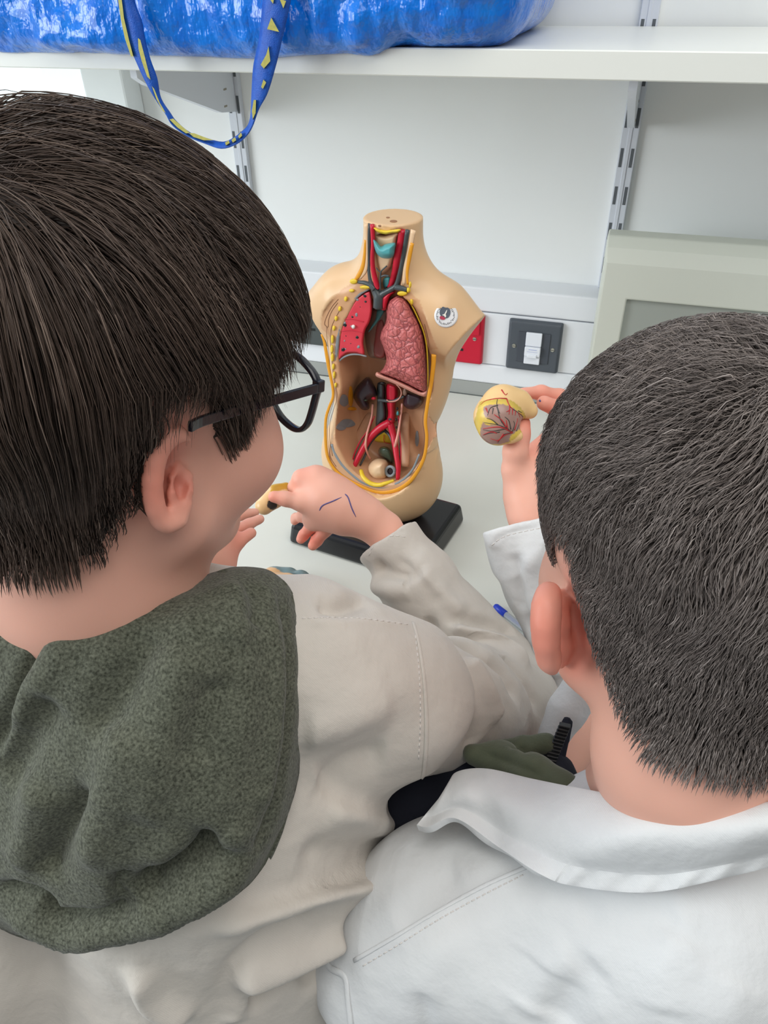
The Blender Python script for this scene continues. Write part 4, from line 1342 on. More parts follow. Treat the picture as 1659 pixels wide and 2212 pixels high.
def drawn(name, lines, b, rad, off, m, par, n=14, flat=0.5):
    parts = []
    for ln in lines:
        hv = [cast(b, *q) for q in catmull(ln, n)]
        path = np.array([p_ + n_ * off for p_, n_ in hv])
        rr = rad * np.interp(np.linspace(0, 1, n), [0, 0.15, 0.8, 1], [0.5, 1, 0.9, 0.35])
        parts.append(tube_vf(path, rr, 6, flat, np.array([n_ for p_, n_ in hv])))
    return W(obj_vf(name, join(parts), m, None, True), par)


drawn('pen_mark', [[(690, 1103), (697, 1092), (718, 1083), (738, 1074)], [(745, 1067), (752, 1075), (760, 1098), (769, 1117)]], bl, 0.00075, 0.0, m_pen, boyL)['label'] = 'two pen strokes on the back of the hand'


# ---------------------------------------------------------------- hair
def hair_mesh(H, V, Q, scalp, flow, length, lift, n, segs, rad, cap_t, colours, seed, clump=0.0, wav=0.0, root_lift=0.35, curl=0.0, trim=None):
    r = np.random.default_rng(seed)
    L = H.l(V)
    mk = scalp(L)
    N = normals_of(V, Q)
    # underlying mass of hair
    fm = (mk[Q] > 0).all(1)
    used = np.unique(Q[fm]); rm = np.full(len(V), -1); rm[used] = np.arange(len(used))
    capV = V[used] + N[used] * (cap_t * np.clip(mk[used] / 0.055, 0, 1))[:, None]
    capV = smooth_v(capV, rm[Q[fm]], 6)
    capQ = rm[Q[fm]]
    # smooth guide surface without ears
    b = H.guide
    tri = Q[fm]
    a = np.linalg.norm(np.cross(V[tri[:, 1]] - V[tri[:, 0]], V[tri[:, 3]] - V[tri[:, 0]]), axis=1)
    pick = r.choice(len(tri), n, p=a / a.sum())
    w = r.dirichlet((1, 1, 1, 1), n)
    roots = (V[tri[pick]] * w[:, :, None]).sum(1)
    pts = np.zeros((n, segs, 3)); pts[:, 0] = roots
    ln = length(H.l(roots), r)
    lf = lift(H.l(roots), r)
    cl = vnoise(H.l(roots) * 60 + seed) * 0.5 + vnoise(H.l(roots) * 130 + 7) * 0.5
    p = roots.copy()
    Rw = H.R
    for i in range(1, segs):
        t = i / (segs - 1)
        lp = H.l(p)
        d = flow(lp, t)
        d = d + wav * np.stack([vnoise(lp * 45 + 11 + 3 * t), vnoise(lp * 45 + 23), vnoise(lp * 45 + 37)], 1) + clump * np.stack([cl, -cl, cl * 0.5], 1)
        d = d + r.normal(0, curl, d.shape)
        d /= np.linalg.norm(d, axis=1)[:, None]
        q = p + (d @ Rw) * (ln / (segs - 1))[:, None]
        hgt = lf * min(1.0, root_lift + t * 1.6) * (1 - 0.25 * max(0, t - 0.7) / 0.3)
        for j in range(n):
            loc, nn, _, dist = b.find_nearest(Vector(q[j]))
            v_ = Vector(q[j]) - loc
            sgn = 1 if v_.dot(nn) > 0 else -1
            cur = dist * sgn
            tgt = hgt[j]
            qq = loc + nn * (tgt if t < 0.999 else max(tgt, min(cur, tgt * 1.3)))
            q[j] = qq
        p = q; pts[:, i] = q
    if trim is not None:
        bad = np.stack([trim(H.l(pts[:, i]), r) for i in range(segs)], 1)
        bad[:, 0] = False
        first = np.where(bad.any(1), bad.argmax(1), segs)
        te = np.clip((first - r.random(n) * 0.9) / (segs - 1), 0.18, 1)
        tq = np.linspace(0, 1, segs)[None] * te[:, None] * (segs - 1)
        i0 = np.minimum(np.floor(tq).astype(int), segs - 2); fr = (tq - i0)[:, :, None]
        ar = np.arange(n)[:, None]
        pts = pts[ar, i0] * (1 - fr) + pts[ar, i0 + 1] * fr
    # strands as thin three-sided tapered tubes
    T = np.gradient(pts, axis=1); T /= np.linalg.norm(T, axis=2)[:, :, None] + 1e-12
    A = r.normal(size=(n, 1, 3)); A = A - T * (A * T).sum(2)[:, :, None]; A /= np.linalg.norm(A, axis=2)[:, :, None]
    B = np.cross(T, A)
    tp_ = np.interp(np.linspace(0, 1, segs), [0, 0.2, 0.7, 1], [0.8, 1, 0.8, 0.12])
    rr = (rad * r.uniform(0.6, 1.4, n))[:, None] * tp_[None]
    SV = np.stack([pts + rr[:, :, None] * (math.cos(k) * A + math.sin(k) * B) for k in (0, 2.0944, 4.1888)], 2)
    SV = SV.reshape(-1, 3)
    base = (np.arange(n) * segs * 3)[:, None, None] + (np.arange(segs - 1) * 3)[None, :, None]
    k = np.arange(3)[None, None]
    k2 = (np.arange(3) + 1) % 3
    SF_ = np.stack([base + k, base + k2, base + 3 + k2, base + 3 + k], -1).reshape(-1, 4)
    allV = np.vstack([capV, SV]); allQ = np.vstack([capQ, SF_ + len(capV)])
    c0, c1, c2 = [np.array(c[:3]) for c in colours]
    mixv = np.clip(0.45 + 0.40 * vnoise(H.l(roots) * 75 + 3) + r.normal(0, 0.16, n), 0, 1)[:, None]
    sc = c0 * (1 - mixv) + c1 * mixv
    hi = r.random(n) < 0.07
    sc[hi] = c2
    colv = np.vstack([np.tile(c0 * 0.8, (len(capV), 1)), np.repeat(sc, segs * 3, axis=0)])
    return allV, allQ, colv


def guide_for(H, extra=()):
    e = lambda c, r, k: ell(H.w(*c), np.array(r) * H.s, H.R, k)
    g = [e((0, -0.012, 0.016), (0.073, 0.090, 0.080), 0.0), e((0, 0.030, 0.008), (0.062, 0.056, 0.062), 0.02), e((0, 0.036, -0.045), (0.055, 0.050, 0.060), 0.02),
         cone(H.w(0, -0.027, -0.05), H.w(0, -0.032, -0.13), 0.055, 0.052, 0.03)] + list(extra)
    V_, Q_ = sdf_mesh(g, H.c - 0.19, H.c + 0.17, 0.004)
    H.guide = bvh_of(V_, Q_)


def sstep(x, a, b):
    t = np.clip((x - a) / (b - a), 0, 1)
    return t * t * (3 - 2 * t)


m_hairL = use_attr(mat('brown_hair', srgb(60, 47, 42), 0.48, 0.4))
m_hairR = use_attr(mat('dark_short_hair', srgb(58, 50, 48), 0.55, 0.3))
guide_for(HL)


def scalpL(l):
    x, y, zl = l[:, 0], l[:, 1], l[:, 2]
    # lower edge of the hair as a function of y (front positive)
    edge = np.interp(y, [-0.10, -0.06, -0.040, -0.028, -0.020, 0.002, 0.014, 0.030, 0.036, 0.050, 0.10], [-0.078, -0.078, -0.070, -0.044, 0.004, 0.000, -0.024, -0.026, 0.008, 0.040, 0.060])
    return np.where(np.abs(x) < np.where((zl < 0.012) & (y > -0.045) & (y < 0.006), 0.0715, 0.078), np.minimum(zl - edge, 0.06), -1)


def flowL(l, t):
    crown = np.array([0.0, -0.070, 0.062])
    d = l - crown
    r_ = np.linalg.norm(d, axis=1)[:, None]
    d = d / (r_ + 0.01)
    side = sstep(np.abs(l[:, 0]), 0.030, 0.070)[:, None]
    back = sstep(-l[:, 1], 0.03, 0.08)[:, None]
    top = 1 - side
    g = np.array([0.0, 0.0, -1.0])
    return d * (0.8 - 0.25 * side) + g * (0.25 + 0.75 * side + 0.7 * back) + np.array([0.20, 0.55, 0.0]) * top * (1 - back) * (l[:, [1]] < 0.06) + g * 0.9 * sstep(l[:, 1], 0.055, 0.085)[:, None] + np.array([0, 0.30, 0]) * side * (1 - back) * np.where((l[:, [1]] < -0.005) & (l[:, [2]] < 0.02), -1.2, 1.0)


def lenL(l, r):
    base = 0.072 + 0.030 * sstep(l[:, 2], 0.02, 0.08)
    base = base * (0.30 + 0.70 * sstep(l[:, 2], -0.05, 0.05)) * np.where((l[:, 1] < 0.02) & (l[:, 1] > -0.05), 0.30 + 0.70 * sstep(l[:, 2], 0.02, 0.07), 1.0)
    base = np.where((l[:, 1] > 0.012) & (l[:, 2] < 0.012), 0.044, base)
    return base * r.uniform(0.7, 1.15, len(l))


def liftL(l, r):
    mx = 0.0045 + 0.0155 * sstep(l[:, 2], -0.02, 0.06)
    return mx * r.random(len(l)) ** 0.55 + 0.001


def trimL(l, r):
    y, zl = l[:, 1], l[:, 2]
    j = r.normal(0, 0.003, len(l))
    lim = np.interp(y, [-0.10, -0.05, -0.036, -0.026, -0.014, 0.012, 0.018, 0.034, 0.040, 0.060, 0.070, 0.12], [-0.084, -0.083, -0.076, -0.060, 0.004, -0.018, -0.048, -0.052, -0.016, 0.016, 0.022, 0.022])
    return zl + j < lim


hv, hq, hc = hair_mesh(HL, bodyLV, bodyLQ, scalpL, flowL, lenL, liftL, 22000, 11, 0.00027, 0.003, (srgb(54, 43, 38), srgb(98, 81, 71), srgb(124, 107, 96)), 3, 0.26, 0.30, trim=trimL)
hairL = W(link('hair', mesh_from(hv, hq), m_hairL), boyL)
paint(hairL, hc)

# ---------------------------------------------------------------- boy at the right: body
HR = Head((0.0580, 0.3345, -0.2465), -24, 13.7, -1.4, 1.02)
pr = HR.prims(-2)
er = lambda pts: zz(2.0106, 1000, 650, pts)
# left ear seen from behind (crop 1000,650 scale 2.01)
pr += [pxchain(er([(400, 1250, .385, 20), (372, 1270, .372, 26), (362, 1330, .366, 32), (358, 1410, .366, 32), (362, 1490, .370, 30), (374, 1560, .377, 27), (388, 1600, .384, 26)]), 0.004, 0.012),
       pxchain(er([(418, 1290, .392, 40), (412, 1400, .388, 44), (420, 1500, .392, 42), (420, 1570, .396, 30)]), 0.006, 0.006),
       pxchain(er([(470, 1340, .405, 60), (470, 1460, .405, 60)]), 0.012, 0.006)]
eq = lambda pts, r: chain([HR.w(*p) for p in pts], r, 0.004, 'add', 0.004)
pr += [eq([(0.068, 0.008, -0.012), (0.078, -0.004, 0.0), (0.084, -0.018, -0.012), (0.080, -0.014, -0.038), (0.070, 0.000, -0.058)], [0.004, 0.006, 0.007, 0.006, 0.005]),
       eq([(0.066, -0.004, -0.02), (0.070, -0.006, -0.045)], [0.012, 0.008])]
nbR = P(1440, 1740, 0.455)
R_tr0, R_tr1 = np.array([0.085, 0.25, CAMZ - 0.60]), np.array([0.095, 0.20, CAMZ - 0.80])
R_sh, R_el, R_wr = P(940, 2010, 0.545), P(1285, 1500, 0.700), P(1142, 1105, 0.715)
pr += [chain([HR.w(0, -0.026, -0.05), HR.w(0, -0.027, -0.11), nbR + (0, 0.012, -0.020)], [0.051, 0.047, 0.045], 0.018, 'add', 0.02),
       chain([nbR + (0, 0.005, -0.04), R_tr0, R_tr1], [0.045, 0.050, 0.060], 0.03, 'add', 0.04),
       chain([R_tr0 + (-0.02, 0.0, 0.02), R_sh, R_el, R_wr], [0.04, 0.032, 0.029, px(42, .715)], 0.02, 'add', 0.01),
       chain([R_tr0 + (0.04, 0.0, 0.04), R_tr0 + (0.125, 0.045, 0.12), R_tr0 + (0.19, 0.17, 0.045), R_tr0 + (0.10, 0.30, 0.022)], [0.05, 0.036, 0.030, 0.020], 0.02, 'add', 0.01)]
h4 = lambda pts: zz(5.028, 980, 780, pts)
pr += [pxchain(h4([(815, 1700, .716, 195), (830, 1500, .718, 215), (860, 1300, .722, 235), (980, 1120, .730, 235), (1090, 960, .738, 220)]), 0.012, 0.012),
       pxchain(h4([(740, 1420, .716, 190), (664, 1180, .710, 134), (672, 980, .702, 128), (706, 800, .700, 116), (742, 680, .702, 92)]), 0.010, 0.006),
       pxchain(h4([(1150, 900, .742, 120), (1190, 640, .744, 100), (1150, 400, .740, 92), (950, 345, .728, 78), (740, 345, .716, 56)]), 0.008, 0.005),
       pxchain(h4([(1230, 900, .736, 115), (1290, 640, .736, 98), (1130, 520, .718, 90), (980, 455, .708, 82)]), 0.005, 0.005),
       pxchain(h4([(1280, 980, .728, 110), (1370, 760, .728, 92), (1250, 640, .708, 84), (1120, 600, .700, 76)]), 0.005, 0.005),
       pxchain(h4([(1290, 1080, .722, 100), (1390, 920, .720, 80), (1300, 800, .704, 70), (1210, 760, .698, 62)]), 0.005, 0.005)]
rh = R_tr0 + (0.10, 0.30, 0.022)
pr += [chain([rh, rh + (-0.03, 0.05, 0.0), rh + (-0.045, 0.085, -0.005)], [0.022, 0.032, 0.028], 0.01, 'add', 0.01)]
for i_, (dx, dl) in enumerate(((-0.028, 0.05), (-0.010, 0.058), (0.008, 0.055), (0.024, 0.044))):
    f0 = rh + (-0.045 + dx * 0.8, 0.10, -0.006)
    pr.append(chain([f0, f0 + (-0.01, dl * 0.5, -0.004), f0 + (-0.02, dl, -0.016)], [0.0085, 0.0075, 0.0062], 0.004, 'add', 0.003))
pr.append(chain([rh + (-0.03, 0.03, 0), rh + (-0.075, 0.06, 0.0), rh + (-0.085, 0.09, -0.01)], [0.014, 0.009, 0.0075], 0.006, 'add', 0.004))
V, Q = sdf_mesh(pr, (-0.17, 0.10, CAMZ - 0.84), (0.32, 0.72, CAMZ - 0.13), 0.0020)
print('right body', len(V))
boyR = empty('person', (R_tr1[0], R_tr1[1], CAMZ - 0.84), 'person with cropped dark hair seen from behind in a white lab coat', 'person')
bodyR = W(link('body', mesh_from(V, Q), skin_mat('skin_rosy', SK, SK)), boyR)
skin_paint(bodyR, V, SK, [(P(1180, 1360, .37), 0.030, SKR, 0.65), (P(1225, 1400, .40), 0.016, SKR * 0.9, 0.8), (P(1200, 880, .72), 0.045, SKR * 1.15, 0.45), (P(1140, 915, .70), 0.018, SKR, 0.5)], HR)
bodyRV, bodyRQ = V, Q
br = bvh_of(V, Q)
drawn('pen_mark', [[(1194, 830), (1200, 832), (1206, 836)], [(1165, 864), (1168, 868)]], br, 0.0011, 0.0, m_pen, boyR, 6)['label'] = 'dark pen smudges on the fingers'
guide_for(HR)


def scalpR(l):
    x, y, zl = l[:, 0], l[:, 1], l[:, 2]
    edge = np.interp(y, [-0.10, -0.06, -0.044, -0.034, -0.024, 0.000, 0.012, 0.026, 0.032, 0.050, 0.10], [-0.084, -0.082, -0.062, -0.034, 0.004, 0.014, -0.016, -0.012, 0.022, 0.048, 0.062])
    return np.where(np.abs(x) < np.where((zl < 0.012) & (y > -0.045), 0.0715, 0.078), np.minimum(zl - edge, 0.06), -1)


def flowR(l, t):
    crown = np.array([0.020, -0.068, 0.058])
    d = l - crown
    d = d / (np.linalg.norm(d, axis=1)[:, None] + 0.012)
    sw = np.stack([-d[:, 2] * 0.0 - d[:, 1], d[:, 0], d[:, 2] * 0], 1)
    return d + 0.25 * sw + np.array([0, 0, -0.25])


def trimR(l, r):
    y, zl = l[:, 1], l[:, 2]
    j = r.normal(0, 0.003, len(l))
    lim = np.interp(y, [-0.12, -0.06, -0.044, -0.034, -0.024, 0.000, 0.012, 0.026, 0.032, 0.050, 0.10], [-0.096, -0.094, -0.074, -0.044, -0.002, 0.010, -0.022, -0.018, 0.018, 0.044, 0.058])
    return zl + j < lim


hv, hq, hc = hair_mesh(HR, bodyRV, bodyRQ, scalpR, flowR,
                       lambda l, r: (0.009 + 0.017 * sstep(l[:, 2], -0.07, 0.06)) * r.uniform(0.7, 1.25, len(l)),
                       lambda l, r: (0.0022 + 0.0140 * sstep(l[:, 2], 0.00, 0.09)) * r.random(len(l)) ** 0.5 + 0.0012,
                       42000, 6, 0.00024, 0.0008, (srgb(98, 89, 85), srgb(134, 124, 119), srgb(152, 142, 137)), 5, 0.28, 0.30, 0.4, 0.10, trim=trimR)
hairR = W(link('hair', mesh_from(hv, hq), m_hairR), boyR)
paint(hairR, hc)

# ================================================================== CLOTHES
def cloth_mat(name, a, b, weave=2600, rough=0.75, sheen=0.15, spot=9):
    m = mat(name, a, rough, 0.25, noise=(spot, b, 0.55, 4), sheen=sheen)
    nt = m.node_tree
    bs = nt.nodes['Principled BSDF']; tc = nt.nodes[m['tc']]
    w = nt.nodes.new('ShaderNodeTexWave'); w.wave_type = 'BANDS'; w.bands_direction = 'DIAGONAL'
    w.inputs['Scale'].default_value = weave / 6.28; w.inputs['Distortion'].default_value = 1.5; w.inputs['Detail'].default_value = 1
    n = nt.nodes.new('ShaderNodeTexNoise'); n.inputs['Scale'].default_value = 34; n.inputs['Detail'].default_value = 6
    a_ = nt.nodes.new('ShaderNodeMath'); a_.operation = 'MULTIPLY_ADD'; a_.inputs[1].default_value = 0.012
    nt.links.new(tc.outputs['Object'], w.inputs['Vector']); nt.links.new(tc.outputs['Object'], n.inputs['Vector'])
    nt.links.new(w.outputs['Fac'], a_.inputs[0]); nt.links.new(n.outputs['Fac'], a_.inputs[2])
    bp = nt.nodes.new('ShaderNodeBump'); bp.inputs['Strength'].default_value = 0.45; bp.inputs['Distance'].default_value = 0.007
    nt.links.new(a_.outputs[0], bp.inputs['Height']); nt.links.new(bp.outputs['Normal'], bs.inputs['Normal'])
    return m


m_coatL = cloth_mat('white_cotton_cream', srgb(202, 196, 187), srgb(191, 184, 176))
m_coatR = cloth_mat('white_cotton_cool', srgb(217, 218, 218), srgb(206, 208, 210))
m_hood = mat('heathered_dark_green_fleece', srgb(44, 46, 38), 0.95, 0.08, noise=(650, srgb(110, 113, 99), 0.50, 6), bump=(600, 0.5, 0.0012, 3), sheen=0.12)
m_olive = mat('olive_jacket_cloth', srgb(92, 98, 80), 0.85, 0.15, noise=(60, srgb(78, 84, 68), 0.6), bump=(500, 0.3, 0.001), sheen=0.2)
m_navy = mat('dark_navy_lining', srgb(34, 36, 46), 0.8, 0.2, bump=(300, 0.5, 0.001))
m_stitch = mat('stitching_thread', srgb(216, 211, 206), 0.8)
m_zip = mat('black_zip_teeth', srgb(34, 36, 38), 0.35)


def wrinkle(V, Q, amp, sc, seed=0):
    N = normals_of(V, Q)
    W3 = V + 0.012 * np.stack([vnoise(V * 18 + k) for k in (1, 2, 3)], 1)
    d = amp * vnoise(V * sc + seed) + 0.45 * amp * vnoise(V * sc * 2.3 + seed * 3 + 7)
    d = d + amp * 0.9 * (0.35 - np.abs(vnoise(W3 @ np.array([[1.0, 0.5, 0], [-0.4, 0.5, 0.3], [0.2, 0.4, 1.0]]) * sc * 1.3 + seed + 31)))
    return V + N * d[:, None]


def sweep_sleeve(pts, cuff_dir_back, wall, cuff_r):
    """Prims for an open sleeve: pts = (u, v, d, r_px)."""
    C3 = [P(a, b, d) for a, b, d, r in pts]; R3 = [px(r, d) for a, b, d, r in pts]
    e = C3[-1] - C3[-2]; e /= np.linalg.norm(e)
    o = [chain(C3 + [C3[-1] + e * 0.03], R3 + [R3[-1]], 0, 'add', 0.012), plane(C3[-1], cuff_dir_back if cuff_dir_back is not None else e, 0.0015)]
    o.append(chain([C3[-1] - e * 0.045, C3[-1] + e * 0.06], [cuff_r * 0.8, cuff_r], 0.001, 'cut'))
    return o


def stitches(name, lines, b, par, m, off=0.0001, dash=8, gap=5, r=0.00040):
    """Dashed stitch lines laid on a cloth surface."""
    parts = []
    for ln in lines:
        pl = catmull(ln, 160)
        s = np.concatenate([[0], np.cumsum(np.linalg.norm(np.diff(pl, axis=0), axis=1))])
        t = 0.0
        while t < s[-1] - dash:
            q = np.array([[np.interp(t + f * dash, s, pl[:, 0]), np.interp(t + f * dash, s, pl[:, 1])] for f in (0, .5, 1)])
            hv = [cast(b, *x) for x in q]
            pp = np.array([p_ + n_ * off for p_, n_ in hv])
            if np.linalg.norm(pp[2] - pp[0]) < 0.02:
                parts.append(tube_vf(pp, r, 5))
            t += dash + gap
    o = W(obj_vf(name, join(parts), m, None, True), par) if parts else None
    return o


def sub_of(o, part, root):
    """Hang o (placed in world space) under a part of a thing whose Empty is root."""
    o.parent = part
    o.matrix_parent_inverse = Matrix.Translation(root.location).inverted() if part.parent == root else Matrix.Identity(4)
    o.matrix_parent_inverse = Matrix.Identity(4)
    return o


# ---------------------------------------------------------------- coat of the boy at the left
cp = [chain([P(120, 1420, .475), P(420, 1440, .475), P(650, 1440, .490), P(846, 1505, .535)], [0.050, 0.058, 0.053, 0.058], 0, 'add', 0.03),
      chain([P(300, 1560, .49), P(420, 1760, .515), P(430, 2050, .580), P(430, 2500, .70)], [0.070, 0.088, 0.098, 0.11], 0.04, 'add', 0.04),
      chain([P(640, 1640, .525), P(640, 1850, .56), P(640, 2200, .62)], [0.055, 0.062, 0.07], 0.04, 'add', 0.04),
      chain([P(800, 1640, .62), P(790, 1900, .70), P(760, 2200, .80)], [0.045, 0.05, 0.055], 0.03, 'add', 0.03),
      chain([P(120, 1420, .475), l_sh + (0.01, -0.005, -0.01)], [0.050, 0.053], 0.03, 'add', 0.03),
      chain([P(-30, 1560, .49), P(-70, 1800, .50), P(-50, 2080, .505), P(-20, 2240, .53), P(0, 2400, .56)], [0.048, 0.048, 0.047, 0.050, 0.055], 0.035, 'add', 0.03)]
V, Q = sdf_mesh(cp, (-0.56, 0.03, CAMZ - 0.95), (0.05, 0.50, CAMZ - 0.26), 0.0026)
V = wrinkle(V, Q, 0.0022, 22, 1)
V = strokes(V, Q, [
    ([(925, 1880), (820, 1900), (700, 1920), (560, 1965), (430, 2010)], 0.0085, 0.0121), ([(900, 1830), (780, 1850), (640, 1850)], 0.0102, -0.0101),
    ([(760, 2010), (640, 2060), (480, 2120)], 0.0102, 0.0142), ([(720, 2090), (600, 2120), (520, 2180)], 0.0085, -0.0121),
    ([(300, 2080), (330, 2150), (420, 2190)], 0.0085, 0.0121), ([(690, 1700), (760, 1650), (840, 1630)], 0.0119, -0.0081), ([(650, 1580), (740, 1560), (860, 1500)], 0.0136, 0.0061),
    ([(880, 1800), (760, 1880), (620, 1930), (500, 1990)], 0.008, -0.008), ([(860, 1790), (790, 1760), (700, 1755)], 0.009, 0.006), ([(850, 1770), (760, 1720), (680, 1690)], 0.009, -0.005),
    ([(680, 1980), (600, 2010), (520, 2070), (470, 2150)], 0.008, -0.007), ([(560, 2110), (520, 2160), (500, 2212)], 0.008, 0.007), ([(800, 1960), (720, 2040), (660, 2150)], 0.009, -0.008),
    ([(680, 1300), (740, 1310), (800, 1290)], 0.0068, -0.0081), ([(650, 1345), (760, 1340), (880, 1350)], 0.003, 0.0012)])
coatL = W(link('lab_coat', mesh_from(V, Q), m_coatL), boyL)
cbL = bvh_of(V, Q)
coatLV = V

SLP = [(850, 1510, .540, 164), (985, 1525, .610, 138), (1085, 1525, .675, 116), (1045, 1446, .698, 104), (970, 1352, .705, 90), (900, 1255, .706, 80), (838, 1165, .712, 66)]
sp = sweep_sleeve(SLP, None, 0.004, px(52, .71))
V, Q = sdf_mesh(sp, (-0.30, 0.25, BZ + 0.002), (0.10, 0.62, CAMZ - 0.26), 0.0019)
V = wrinkle(V, Q, 0.0013, 34, 2)
V[:, 2] = np.maximum(V[:, 2], BZ + 0.0012)
V = strokes(V, Q, [
    ([(905, 1345), (935, 1365), (960, 1420), (985, 1500)], 0.009, -0.0101), ([(960, 1345), (1020, 1370), (1085, 1400), (1150, 1450)], 0.008, 0.0116),
    ([(980, 1385), (1040, 1410), (1090, 1450), (1130, 1520)], 0.008, -0.0116), ([(1000, 1420), (1040, 1480), (1075, 1560)], 0.008, 0.0101),
    ([(1080, 1410), (1130, 1460), (1170, 1540)], 0.007, -0.0072), ([(960, 1340), (1010, 1345), (1080, 1350), (1120, 1370)], 0.007, -0.0087),
    ([(940, 1440), (960, 1540), (950, 1640)], 0.012, 0.0058), ([(1010, 1560), (1020, 1620)], 0.010, -0.0058), ([(805, 1225), (850, 1240), (890, 1245)], 0.009, -0.0087),
    ([(800, 1265), (850, 1275), (885, 1265)], 0.009, 0.0072), ([(900, 1230), (950, 1280), (1010, 1330)], 0.009, 0.0058), ([(850, 1200), (905, 1250), (960, 1310)], 0.007, -0.0043),
    ([(793, 1190), (815, 1160), (855, 1147), (880, 1152)], 0.002, -0.0012)])
slL = W(link('sleeve', mesh_from(V, Q), m_coatL), boyL); slL.parent = coatL; slL.matrix_parent_inverse = Matrix.Identity(4)
sbL = bvh_of(V, Q)
# his other sleeve
sp = [chain([l_sh + (0.03, -0.005, -0.005), l_sh, l_el, l_wr + (-0.012, -0.006, -0.005)], [0.055, 0.054, 0.046, 0.030], 0, 'add', 0.012)]
sp.append(chain([l_wr - (0.03, 0, 0), l_wr + (0.06, 0.03, 0.04)], [0.022, 0.026], 0.001, 'cut'))
V, Q = sdf_mesh(sp, (-0.50, 0.17, BZ + 0.002), (-0.24, 0.56, CAMZ - 0.28), 0.003)
V = wrinkle(V, Q, 0.002, 30, 4)
s2 = W(link('sleeve', mesh_from(V, Q), m_coatL), boyL); s2.parent = coatL
# shoulder seam: a raised welt with a stitch line beside it
def welt(name, line, b, r, off, m, par, n=40, flat=0.45):
    hv = [cast(b, *q) for q in catmull(line, n)]
    return W(obj_vf(name, tube_vf(np.array([p_ + n_ * off for p_, n_ in hv]), r, 8, flat, np.array([n_ for p_, n_ in hv])), m, None, True), par)


def under(o, part):
    if o is not None:
        o.parent = part
        o.matrix_parent_inverse = Matrix.Identity(4)
    return o


# ---------------------------------------------------------------- hood
HO = [(-170, 1330), (-60, 1290), (20, 1270), (130, 1292), (250, 1288), (340, 1272), (420, 1252), (462, 1236), (505, 1225), (548, 1230), (592, 1240), (625, 1268), (645, 1320), (655, 1400), (658, 1500), (652, 1600), (637, 1700), (612, 1790), (570, 1880), (510, 1945), (440, 1985), (350, 2022), (260, 2047), (200, 2063), (150, 2056), (80, 2036), (0, 2010), (-80, 1985), (-170, 1900), (-210, 1600)]
qs = np.array([(x, y) for x in range(0, 640, 90) for y in range(1330, 2000, 90)], float)
dep = []
for u, v in qs:
    h_, _n = cast(cbL, u, v)
    dep.append(proj(h_)[2])
A_ = lambda q: np.stack([np.ones(len(q)), q[:, 0] / 1000, q[:, 1] / 1000, (q[:, 0] / 1000) ** 2, (q[:, 1] / 1000) ** 2, q[:, 0] * q[:, 1] / 1e6], 1)
cf = np.linalg.lstsq(A_(qs), np.array(dep), rcond=None)[0]


def hood3(p2, hgt):
    d = A_(np.asarray(p2)) @ cf + 0.006 - hgt
    return np.array([P(a[0], a[1], k) for a, k in zip(p2, d)])


hp_ = catmull_closed(HO, 220)
Vh, Fh = puff(hp_, hood3, 0.0, 0.040, 150, 7.0, bump=lambda p2, t: 0.012 * np.clip(t * 5, 0, 1))
tri = []
for f in Fh:
    tri.append(f[:3])
    if len(f) == 4:
        tri.append((f[0], f[2], f[3]))
tri = np.array(tri)
nn_ = normals_of(Vh, tri)
if (nn_[len(hp_) + 50] @ (EYE - Vh[len(hp_) + 50])) < 0:
    tri = tri[:, ::-1]
nH = len(Vh) // 2
Vt = strokes(Vh, tri, [
    ([(154, 1292), (93, 1385), (42, 1483), (0, 1572), (-30, 1640)], 0.0040, -0.007), ([(185, 1310), (125, 1400), (72, 1500), (25, 1600)], 0.010, 0.005),
    ([(340, 1330), (290, 1440), (240, 1530), (200, 1600)], 0.011, -0.009), ([(215, 1684), (154, 1777), (107, 1852), (90, 1900)], 0.009, -0.010),
    ([(290, 1560), (255, 1660), (219, 1763), (205, 1900)], 0.012, 0.009), ([(420, 1380), (370, 1520), (330, 1680), (300, 1790)], 0.014, 0.006), ([(120, 1500), (60, 1600), (0, 1700)], 0.010, -0.008),
    ([(100, 1680), (60, 1790), (40, 1880)], 0.010, 0.007),
    ([(490, 1800), (430, 1868), (350, 1918), (285, 1962)], 0.011, -0.024), ([(530, 1740), (500, 1820), (450, 1850), (380, 1868), (310, 1900)], 0.010, 0.007),
    ([(-30, 1920), (40, 1930), (84, 1945), (121, 1985), (196, 1993), (252, 1985), (285, 1965)], 0.006, -0.012), ([(275, 1985), (262, 1930), (272, 1890)], 0.005, -0.008),
    ([(-30, 1960), (60, 1985), (150, 2020), (240, 2012), (340, 1985), (430, 1945), (500, 1895), (560, 1820)], 0.009, 0.008),
    ([(200, 2000), (204, 2035), (215, 2058)], 0.0028, -0.005),
    ([(600, 1262), (622, 1330), (628, 1430), (626, 1560), (606, 1690), (575, 1790), (528, 1860)], 0.0055, -0.007), ([(575, 1300), (598, 1400), (600, 1540), (580, 1680), (545, 1780)], 0.007, 0.004),
    ([(545, 1250), (560, 1300), (548, 1360)], 0.008, -0.006), ([(500, 1245), (520, 1310), (505, 1400)], 0.009, 0.004), ([(470, 1450), (440, 1560), (430, 1660)], 0.012, -0.005)])
edge_w = sstep(-poly_sd(hp_, proj(Vh[:nH])[:, :2]), 2, 30)[:, None]
Vh[:nH] = Vh[:nH] * (1 - edge_w) + Vt[:nH] * edge_w
Vh = Vh + normals_of(Vh, tri) * (0.0016 * vnoise(Vh * 40) + 0.0006 * vnoise(Vh * 130))[:, None]
hood = W(link('hood', mesh_from(Vh, tri), m_hood), boyL)
hood['label'] = 'large heathered dark green hood'
